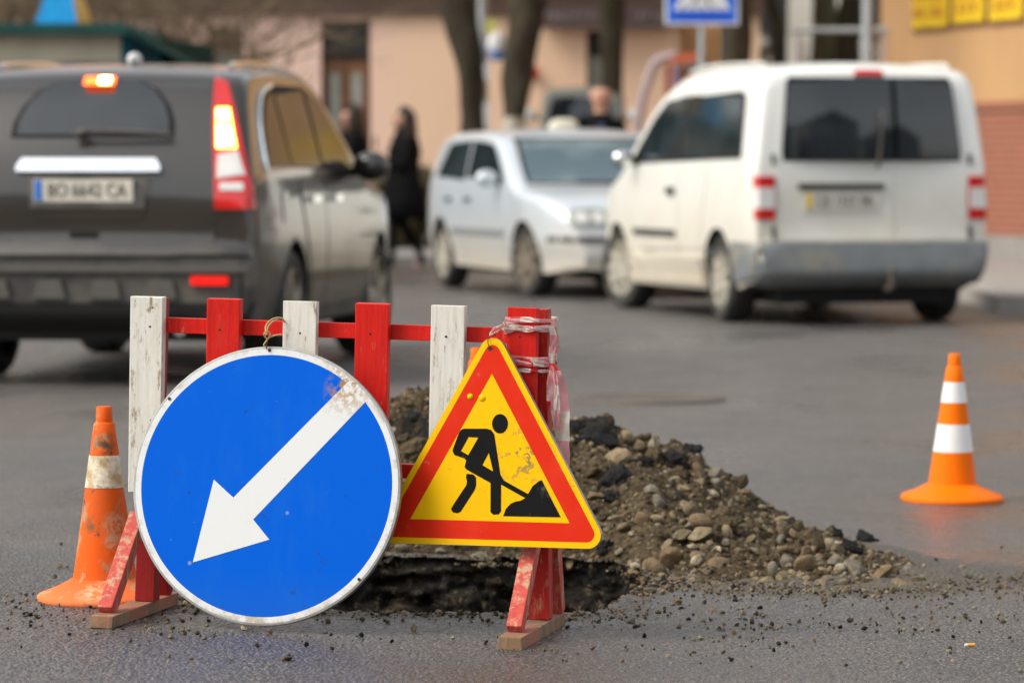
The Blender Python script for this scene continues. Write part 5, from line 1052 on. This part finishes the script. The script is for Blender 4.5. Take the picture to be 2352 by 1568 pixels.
# right hand building, its wall running towards the camera
P0, P1 = Vector((4.36, 46.5)), Vector((5.62, 41.0)); dv = (P1 - P0).normalized(); rb = empty('ochre_building', (P0.x, P0.y, 0), math.atan2(dv.y, dv.x), 'ochre building with a red brown tiled base at the right edge', 'building')
def wl(px, py):
    """along-wall distance and height of a picture point on that wall"""
    a, b = (px - 1176) / F, (784 - py) / F; dr = Vector((a, math.cos(PITCH) + b * math.sin(PITCH), -math.sin(PITCH) + b * math.cos(PITCH))); nn = Vector((-dv.y, dv.x, 0)); t = nn.dot(Vector((P0.x, P0.y, 0)) - Vector((0, 0, CAMH))) / nn.dot(dr); p = Vector((0, 0, CAMH)) + dr * t
    return (Vector((p.x, p.y)) - P0).dot(dv), p.z
zb_ = wl(2290, 246)[1]
MB().box((-.0, 0, zb_ + .06), (14, 8, 9)).build('upper_wall', 'ochre', rb, smooth=False); MB().box((-.04, -.05, zb_ - .03), (14, 7.9, zb_ + .057)).build('ledge', 'tile', rb, smooth=False)
MB().box((.02, -.02, .35), (14, 7.9, zb_ - .033)).build('tiled_base', 'tile', rb, smooth=False); MB().box((0, -.1, -.05), (14, 7.9, .347)).build('plinth', 'concrete', rb, smooth=False); MB().box((-.3, -.4, 9.003), (14.3, 8.3, 9.4)).build('roof', 'grey_roof', rb, smooth=False)
for kk, (pa, pb_) in enumerate(((2103, 2137), (2141, 2183), (2196, 2266), (2280, 2354))):
    t0 = wl(pa, 40)[0]; t1 = wl(pb_, 40)[0]; zz = wl((pa + pb_) / 2, (64, 61, 51, 45)[kk])[1]; hh = (.5, .5, .62, .62)[kk]
    e = empty('poster', (0, 0, 0), 0, ('narrow pale yellow poster, leftmost on the ochre wall', 'narrow yellow poster next to the corner poster on the ochre wall', 'bright yellow poster third along the ochre wall', 'bright yellow poster at the right edge of the picture')[kk], 'poster', 'yellow posters on the ochre wall'); e.matrix_world = Matrix.Translation((P0.x, P0.y, 0)) @ Matrix.Rotation(math.atan2(dv.y, dv.x), 4, 'Z')
    MB().box((t0 - .05, -.03, zz - .05), (t1 + .05, -.004, zz + hh + .05)).build('frame', 'door_wood', e, smooth=False); MB().box((t0, -.04, zz), (t1, -.031, zz + hh)).build('sheet', 'poster_yellow', e, smooth=False)
    mb = MB(); n_ = 3
    for r_ in range(2):
        for q in range(n_):
            w_ = (t1 - t0) / (n_ + 1); xx = t0 + w_ * (.6 + q); mb.beam((xx, -.045, zz + .1 + r_ * .2), (xx + w_ * .6, -.045, zz + .22 + r_ * .2), .05, .006, side=Vector((1, 0, .3))); mb.beam((xx + w_ * .6, -.048, zz + .1 + r_ * .2), (xx, -.048, zz + .22 + r_ * .2), .05, .006, side=Vector((1, 0, .3)))
    mb.build('lettering', 'poster_ink', e, smooth=False)
tag(MB().box((3.9, 30.0, -.05), (9, 46.4, .12)).build('side_pavement', 'concrete', smooth=False), kind='structure'); tag(MB().box((3.7, 29.8, -.05), (3.89, 42, .128)).box((3.891, 29.8, -.05), (9, 29.99, .128)).build('side_kerb', 'kerb', smooth=False), kind='structure')
# pale house far down the side street
fb = empty('pale_house', (0, 78, 0), 0, 'pale plastered house far down the street between the buildings', 'building'); mb = MB(); hw = [(x, x + 1.1, z, z + 1.7) for x in (4.4, 6.8, 9.2, 11.6) for z in (.9, 3.6, 6.6)]
cells_wall(mb, 2.5, 14, 0, 10, 0, .4, hw); mb.box((2.5, .41, 0), (2.9, 9, 10)); mb.box((13.6, .41, 0), (14, 9, 10)); mb.build('wall', 'pale_wall', fb, smooth=False); MB().box((2.2, -.5, 10.003), (14.3, 9.3, 10.5)).build('roof', 'grey_roof', fb, smooth=False)
for h in hw: MB().box((h[0], .2, h[2]), (h[1], .25, h[3])).build('window', 'void', fb, smooth=False)
# row of houses behind the camera: they only show as dark shapes in the car windows
for hx, hwid, hh, lab in ((-30, 17, 10.5, 'long ochre gabled house across the road, mirrored in the car windows'), (5, 11, 12, 'grey gabled house across the road, mirrored in the van window'), (19, 12, 14, 'tallest grey gabled house across the road, mirrored in the van window'), (36, 14, 10, 'low grey gabled house at the far end across the road')):
    hb = empty('gabled_house', (hx, -22, 0), 0, lab, 'building'); MB().box((0, -9, -.1), (hwid, 0, hh)).build('wall', 'ochre' if hx < 0 else 'concrete', hb, smooth=False)
    MB().add([(-.4, .4, hh + .003), (hwid + .4, .4, hh + .003), (hwid + .4, -9.4, hh + .003), (-.4, -9.4, hh + .003), (hwid * .5, .4, hh + 4.8), (hwid * .5, -9.4, hh + 4.8)], [(0, 1, 4), (1, 2, 5, 4), (2, 3, 5), (3, 0, 4, 5), (0, 3, 2, 1)]).build('roof', 'grey_roof', hb, smooth=False)
    for a in range(4):
        for b in range(3): MB().box((1.2 + a * (hwid - 1.5) / 4, .003, 1 + b * 3), (2.3 + a * (hwid - 1.5) / 4, .03, 2.7 + b * 3)).build('window', 'car_glass', hb, smooth=False)

# kiosk with blue and yellow pyramid
kb = empty('kiosk', (-6.6, 38.0, 0), 0, 'market kiosk with dark green roof and teal side behind the estate car', 'kiosk'); W_ = 2.82
MB().box((0, 0, 0), (W_, .06, 1.0)).box((0, 0, 1.0), (.1, .06, 2.1)).box((1.0, 0, 1.0), (1.08, .06, 2.1)).box((1.9, 0, 1.0), (1.98, .06, 2.1)).box((W_ - .1, 0, 1.0), (W_, .06, 2.1)).build('front_wall', 'cream', kb, smooth=False)
MB().box((0, -.1, 2.103), (W_, .06, 2.36)).build('fascia', 'cream', kb, smooth=False); MB().box((W_ + .003, 0, 0), (W_ + .08, 3.4, 2.36)).build('side_wall', 'teal', kb, smooth=False); MB().box((0, 3.3, 0), (W_, 3.38, 2.36)).box((0, .063, 0), (.06, 3.29, 2.36)).build('back_wall', 'teal', kb, smooth=False)
for a, b in ((.1, 1.0), (1.08, 1.9), (1.98, W_ - .1)): MB().box((a + .003, .02, 1.003), (b - .003, .04, 2.1)).build('window', 'pane', kb, smooth=False)
MB().add([(-.2, -.35, 2.363), (W_ + .1, -.35, 2.363), (W_ + .62, 3.6, 2.363), (-.2, 3.6, 2.363), (-.2, -.3, 2.47), (W_ + .05, -.3, 2.47), (W_ + .05, 3.5, 2.5), (-.2, 3.5, 2.5), (W_ + .62, -.1, 2.1), (W_ + .62, 3.6, 2.1)], [(0, 3, 2, 1), (4, 5, 6, 7), (0, 1, 5, 4), (5, 1, 8), (5, 8, 9, 6), (6, 9, 2, 3, 7), (0, 4, 7, 3), (1, 2, 9, 8)]).build('roof', 'roof_green', kb, smooth=False)
MB().box((.35, -.112, 2.28), (.5, -.101, 2.36)).build('yellow_badge', 'sun_yellow', kb, smooth=False)
pq = at(140, 64, 38.6); py = empty('pyramid_sign', (pq.x + .03, 38.6, 2.49), R(-14), 'blue and yellow pyramid board standing on the kiosk roof', 'sign'); a = .22; t_ = .02; zz = .72
MB().add([(-a, -a, 0), (a, -a, 0), (t_, -t_, zz), (-t_, -t_, zz)], [(0, 1, 2, 3)]).add([(a, a, 0), (-a, a, 0), (-t_, t_, zz), (t_, t_, zz)], [(0, 1, 2, 3)]).build('blue_panel', 'sky_blue', py, smooth=False)
MB().add([(a, -a, 0), (a, a, 0), (t_, t_, zz), (t_, -t_, zz)], [(0, 1, 2, 3)]).add([(-a, a, 0), (-a, -a, 0), (-t_, -t_, zz), (-t_, t_, zz)], [(0, 1, 2, 3)]).build('yellow_panel', 'sun_yellow', py, smooth=False)

# poles, signs, frame
p = at(1109, 300, 45.5); lp = empty('street_pole', (p.x, 45.5, 0), 0, 'grey metal pole with pasted notices between the two tree trunks', 'pole')
MB().tube([(0, 0, .1), (0, 0, 7)], [.064, .05], 16).build('shaft', 'pole_grey', lp)
def notice(px, py, w, h, mat, yy=-.075, tilt=0): q = at(px, py, 45.5); mb = MB().box((-w/2, -.004, -h/2), (w/2, .004, h/2)); o = mb.build('notice', mat, lp, smooth=False); o.location = (q.x - p.x, yy, q.z); o.rotation_euler = (0, tilt, 0)
notice(1110, 265, .15, .3, 'paper_white'); notice(1112, 165, .13, .2, 'paper_white'); notice(1128, 62, .12, .16, 'paper_yellow', -.072)
q = at(1142, 108, 45.4); o = MB().lathe([(.0001, -.17), (.07, -.15), (.11, -.04), (.115, .05), (.08, .14), (.0001, .17)], 20, mis=[1, 1, 0, 0, 0]).build('meter_box', ['paper_white', 'paper_blue']); o.location = q; tag(o, 'white and blue bag hanging beside the grey pole', 'bag')
q = at(1612, 60, 37); cs = empty('crossing_sign', (q.x, 37, 0), 0, 'blue pedestrian crossing sign on a post above the van', 'road sign'); zc = at(1614, 58, 37).z; S = .70
MB().tube([(0, .04, 0), (0, .04, zc + S + .05)], .034, 14).build('post', 'pole_grey', cs)
MB().box((-S/2, -.008, zc), (S/2, .006, zc + S)).build('plate', 'paper_white', cs, smooth=False, bevel=.02)
mb = MB(); mb.box((-S/2 + .025, -.0095, zc + .025), (S/2 - .025, -.0085, zc + S - .025)); mb.build('face', 'road_blue', cs, smooth=False); MB().box((-.24, -.0112, zc + .06), (.24, -.0104, zc + .105)).build('caption_bar', 'road_blue_dark', cs, smooth=False)
mb = MB(); mb.sheet([(-.27, zc + .14), (.27, zc + .14), (.0, zc + .62)], -.0112); mb.build('white_triangle', 'paper_white', cs, smooth=False, fix=False)
mb = MB(); [mb.sheet([(-.2 + i * .1, zc + .15), (-.17 + i * .1, zc + .15), (-.155 + i * .075, zc + .2), (-.18 + i * .075, zc + .2)], -.0122) for i in range(5)]
mb.sheet([(-.01 + .035 * math.cos(i * .628), zc + .47 + .035 * math.sin(i * .628)) for i in range(10)], -.0122); mb.sheet([(-.03, zc + .43), (.03, zc + .43), (.03, zc + .32), (.09, zc + .2), (.06, zc + .2), (.0, zc + .3), (-.06, zc + .2), (-.09, zc + .2), (-.03, zc + .32)], -.0122); mb.build('walking_figure', 'sign_black', cs, smooth=False, fix=False)
q = at(1992, 140, 38); gp = empty('lamp_post', (q.x, 38, 0), 0, 'grey lamp post rising behind the white van', 'lamp post'); MB().tube([(0, 0, .1), (0, 0, 8)], [.056, .045], 16).build('shaft', 'pole_grey', gp); MB().tube(crv([(0, 0, 7.8), (0, -.3, 8.1), (0, -1.0, 8.2)]), .03, 8).build('arm', 'pole_grey', gp); MB().ball((0, -1.2, 8.18), (.12, .28, .07)).build('lamp_head', 'pole_grey', gp)
q = at(1820, 70, 40.5); q2 = at(2042, 70, 40.5); ff = empty('goal_frame', (q.x, 40.5, 0), 0, 'white metal pipe frame standing beyond the van roof', 'frame'); wd = q2.x - q.x
MB().tube([(0, 0, q.z), (wd, 0, q.z)], .03, 12).build('crossbar', 'pole_grey', ff); MB().tube([(.05, 0, .1), (.05, 0, q.z - .03)], .022, 12).build('upright', 'lilac', ff); MB().tube([(wd - .05, 0, .1), (wd - .05, 0, q.z - .03)], .022, 12).build('upright', 'lilac', ff); MB().tube([(.05, 0, 1.32), (wd - .06, 0, 1.32)], .02, 10).build('lower_bar', 'lilac', ff)
# outdoor exercise frame
b = lambda px, py: at(px, py, 44) - Vector((0, 44, 0)); gy = empty('exercise_frame', (0, 44, 0), 0, 'lilac and red outdoor exercise frame in front of the peach wall', 'exercise frame')
z0 = Vector((0, 0, .12)); g0 = b(1430, 400); MB().tube(crv([Vector((g0.x, 0, .12)), b(1468, 270), b(1490, 180), b(1506, 145), b(1530, 132), b(1550, 130)]), .055, 12).build('bent_pipe', 'lilac', gy); MB().beam(b(1530, 136), b(1600, 132), .09, .1, side=Vector((0, 1, 0))).build('crossbar', 'red_orange', gy)
g1 = b(1556, 150); MB().tube([(g1.x, 0, .12), (g1.x, 0, g1.z - .0)], .05, 12).build('post', 'purple', gy); g2 = b(1536, 150); MB().tube([(g2.x, .12, .12), (g2.x, .12, g2.z)], .035, 12).build('post', 'red_orange', gy); g3 = b(1600, 140); MB().tube([(g3.x, .1, .12), (g3.x, .1, g3.z)], .03, 12).build('post', 'purple', gy)

# ------------------------------------------------------------------ trees
def branches(mb, p, d, L, r, depth, rnd, spread=.6):
    n = 5; path = [p.copy()]; dd = d.copy()
    for i in range(n): dd = (dd + Vector((rnd.gauss(0, .13), rnd.gauss(0, .13), rnd.gauss(.03, .1)))).normalized(); path.append(path[-1] + dd * L / n)
    mb.tube(path, [r * (1 - .55 * i / n) for i in range(n + 1)], 7 if r > .03 else 4, cap=False)
    if depth <= 0: return
    for _ in range(rnd.choice((2, 3, 3))):
        i = rnd.randint(2, n); nd_ = (dd + Vector((rnd.gauss(0, spread), rnd.gauss(0, spread), rnd.gauss(.1, spread * .6)))).normalized(); branches(mb, path[i], nd_, L * rnd.uniform(.6, .8), r * rnd.uniform(.4, .55), depth - 1, rnd, spread)
def tree(label, path, rad, limbs, seed, bark='bark', wash=None, depth=3, group='bare trees along the pavement'):
    rnd = random.Random(seed); base = Vector(path[0]); e = empty('tree', base, 0, label, 'tree', group); P = crv([Vector(q) - base for q in path], 6); n = len(P)
    rr = []
    for i in range(n): f = i / (n - 1) * (len(rad) - 1); a = min(int(f), len(rad) - 2); rr.append(rad[a] + (rad[a+1] - rad[a]) * (f - a))
    rr[0] *= 1.35; MB().tube(P, rr, 18, wob=.34, seed=seed).build('trunk', bark, e, sharp=0)
    if wash: k_ = max(2, sum(1 for q in P if q.z < wash)); MB().tube(P[:k_], [v * 1.03 + .004 for v in rr[:k_]], 18, wob=.34, seed=seed, cap=False).build('whitewash', 'limewash', e, sharp=0)
    mb = MB(); top = P[-1]; d0 = (P[-1] - P[-2]).normalized()
    for _ in range(limbs):
        i = rnd.randint(int(n * .75), n - 1); d = (d0 + Vector((rnd.gauss(0, .6), rnd.gauss(0, .6), .3))).normalized(); branches(mb, P[i], d, rnd.uniform(1.6, 2.4), rr[-1] * rnd.uniform(.5, .8), depth, rnd)
    mb.build('crown', bark, e, sharp=0); return e
def tp_(px, py, Y): return at(px, py, Y)
gp0 = lambda px, Y: Vector((at(px, 500, Y).x, Y, .1))
tree('left trunk of the forked pair, leaning left behind the hatchback', [gp0(1086, 44.6), tp_(1084, 270, 44.6), tp_(1078, 140, 44.6), tp_(1052, 0, 44.6), tp_(1000, -200, 44.6), tp_(960, -420, 44.8)], [.17, .14, .175, .23, .18, .13], 5, 3, wash=1.3)
tree('right trunk of the forked pair, leaning right behind the hatchback', [gp0(1172, 44.2), tp_(1182, 270, 44.2), tp_(1190, 150, 44.2), tp_(1212, 0, 44.2), tp_(1240, -180, 44.2), tp_(1250, -420, 44.4)], [.17, .14, .18, .24, .18, .13], 5, 4, wash=1.6)
tree('slim dark upright tree trunk behind the bald man', [gp0(1408, 46.0), tp_(1408, 200, 46), tp_(1408, 60, 46), tp_(1402, -60, 46), tp_(1400, -300, 46)], [.16, .125, .14, .17, .14], 5, 5)
tree('thick dark tree trunk directly behind the crossing sign', [gp0(1686, 43.4), tp_(1686, 150, 43.4), tp_(1686, 0, 43.4), tp_(1690, -300, 43.4)], [.22, .175, .17, .15], 5, 6)
tree('dark tree trunk just left of the lamp post', [gp0(1950, 52), tp_(1950, 100, 52), tp_(1955, -40, 52), tp_(1960, -300, 52)], [.2, .16, .15, .13], 5, 7)
tree('mossy green tree trunk beyond the pipe frame', [gp0(1896, 54), tp_(1896, 100, 54), tp_(1894, -40, 54), tp_(1890, -300, 54)], [.25, .2, .18, .15], 5, 8, bark='mossy_bark')
tree('slender tree far down the side street', [gp0(1790, 60), tp_(1790, 120, 60), tp_(1770, 0, 60), tp_(1720, -200, 60)], [.18, .12, .1, .08], 4, 9)
for i, (px, Y, lab) in enumerate(((60, 43, 'bare twiggy tree behind the kiosk roof at the left edge'), (260, 44.5, 'bare twiggy tree behind the pyramid board'), (430, 43, 'bare twiggy tree in front of the shop window'), (585, 45.5, 'bare twiggy tree left of the wooden door'))):
    b_ = gp0(px, Y); rnd = random.Random(20 + i); e = empty('young_tree', b_, 0, lab, 'tree', 'twiggy bare trees at the left'); MB().tube(crv([(0, 0, 0), (.03, 0, .8), (-.02, 0, 1.6), (.02, .05, 2.3)]), [.09 - .002 * q for q in range(25)], 12, wob=.2, seed=i).build('trunk', 'twig', e)
    mb = MB()
    for q in range(26 if i < 3 else 10): branches(mb, Vector((0, 0, rnd.uniform(1.3, 2.3))), Vector((rnd.gauss(0, .8), rnd.gauss(0, .6), rnd.uniform(.1, .9))).normalized(), rnd.uniform(.7, 1.2), .028, 3, rnd, .7)
    mb.build('crown', 'twig', e, sharp=0)
# brown evergreen-less hedge behind the kiosk, low shrubs by the wall
def shrub(name, label, box, n, mat, size, seed, group=None):
    rnd = random.Random(seed); x0, y0, z0, x1, y1, z1 = box; e = empty(name, ((x0+x1)/2, (y0+y1)/2, z0), 0, label, 'hedge', group); mb = MB(); st = MB(); c = e.location
    for _ in range(n):
        u, v_, w_ = rnd.random(), rnd.random(), rnd.random(); top = z0 + (z1 - z0) * (.78 + .3 * noise.noise(Vector((x0 + (x1-x0)*u * 2.2, seed, 0)))); p = Vector((x0 + (x1-x0)*u, y0 + (y1-y0)*v_, z0 + (top - z0) * w_ ** .7)) - c
        a = Vector((rnd.gauss(0, 1), rnd.gauss(0, 1), rnd.gauss(0, 1))).normalized(); b2 = a.orthogonal().normalized(); s_ = size * rnd.uniform(.6, 1.4); mb.add([p - a*s_, p + b2*s_*.5, p + a*s_, p - b2*s_*.5], [(0, 1, 2, 3)], rnd.choice((0, 0, 1)))
    for _ in range(int(n / 45) + 6):
        u, v_ = rnd.random(), rnd.random(); p = Vector((x0 + (x1-x0)*u, y0 + (y1-y0)*v_, z0)) - c; st.tube([p, p + Vector((rnd.gauss(0, .1), rnd.gauss(0, .1), (z1 - z0) * rnd.uniform(.5, .9)))], [.02, .008], 5)
    mb.build('foliage', mat, e, smooth=False, fix=False); st.build('stem', 'twig', e)
hx0 = at(862, 420, 46.5).x; hx1 = at(1060, 420, 46.5).x
shrub('low_hedge', 'low olive hedge at the foot of the peach wall behind the woman', (hx0, 46.2, .12, hx1, 46.9, 1.28), 2600, ['leaf', 'dead_leaf'], .05, 2)
shrub('tall_hedge', 'tall brown winter hedge behind the kiosk', (-12, 46.5, .1, -5.6, 47.6, 4.2), 9000, ['dead_leaf', 'leaf'], .09, 5)
shrub('side_hedge', 'brown scrub between the pale house and the ochre building', (3.7, 62, .0, 8.4, 63, 3.5), 4200, ['dead_leaf', 'leaf'], .08, 7)

shrub('added_bush', 'unseen tall bush added by the ochre building for dark window reflections', (6.2, 32.5, .12, 8.4, 34.5, 3.6), 2600, ['leaf', 'dead_leaf'], .09, 11)  # out-of-view bushes added to darken what the car windows mirror
shrub('added_bush', 'second unseen tall bush added by the ochre building for dark window reflections, nearer the corner', (6.6, 37.0, .12, 8.6, 39.0, 3.2), 2600, ['dead_leaf', 'leaf'], .09, 12)
# ------------------------------------------------------------------ light, camera
w = bpy.data.worlds.new('World'); bpy.context.scene.world = w; w.use_nodes = True; nt = w.node_tree; nt.nodes.clear()
sky = nt.nodes.new('ShaderNodeTexSky'); sky.sky_type = 'NISHITA'; sky.sun_disc = False; SD = Vector((-.85, -.32, .9)).normalized(); sky.sun_elevation = math.asin(SD.z); sky.sun_rotation = math.atan2(SD.x, SD.y); sky.air_density = 1.6; sky.dust_density = 2.0
hs = nt.nodes.new('ShaderNodeHueSaturation'); hs.inputs['Saturation'].default_value = .22; bg = nt.nodes.new('ShaderNodeBackground'); bg.inputs['Strength'].default_value = .13; ow = nt.nodes.new('ShaderNodeOutputWorld')
nt.links.new(sky.outputs[0], hs.inputs['Color']); nt.links.new(hs.outputs[0], bg.inputs['Color']); nt.links.new(bg.outputs[0], ow.inputs['Surface'])
sl = bpy.data.lights.new('sun', 'SUN'); sl.energy = 1.5; sl.angle = R(28); sl.color = (1, .9, .74); so = bpy.data.objects.new('sun', sl); C.objects.link(so); so.rotation_euler = (-SD).to_track_quat('-Z', 'Y').to_euler()
cd = bpy.data.cameras.new('camera'); cam = bpy.data.objects.new('camera', cd); C.objects.link(cam); cam.location = (0, 0, CAMH); cam.rotation_euler = (R(90) - PITCH, 0, 0)
cd.sensor_width = 36; cd.lens = F * 36 / 2352; cd.clip_start = .1; cd.clip_end = 500; cd.dof.use_dof = True; cd.dof.focus_distance = 9.55; cd.dof.aperture_fstop = 3.9
sc = bpy.context.scene; sc.camera = cam; sc.render.engine = 'CYCLES'; sc.cycles.use_denoising = True; sc.cycles.max_bounces = 6
sc.view_settings.view_transform = 'Standard'; sc.view_settings.look = 'None'; sc.view_settings.exposure = .88; sc.view_settings.gamma = 1
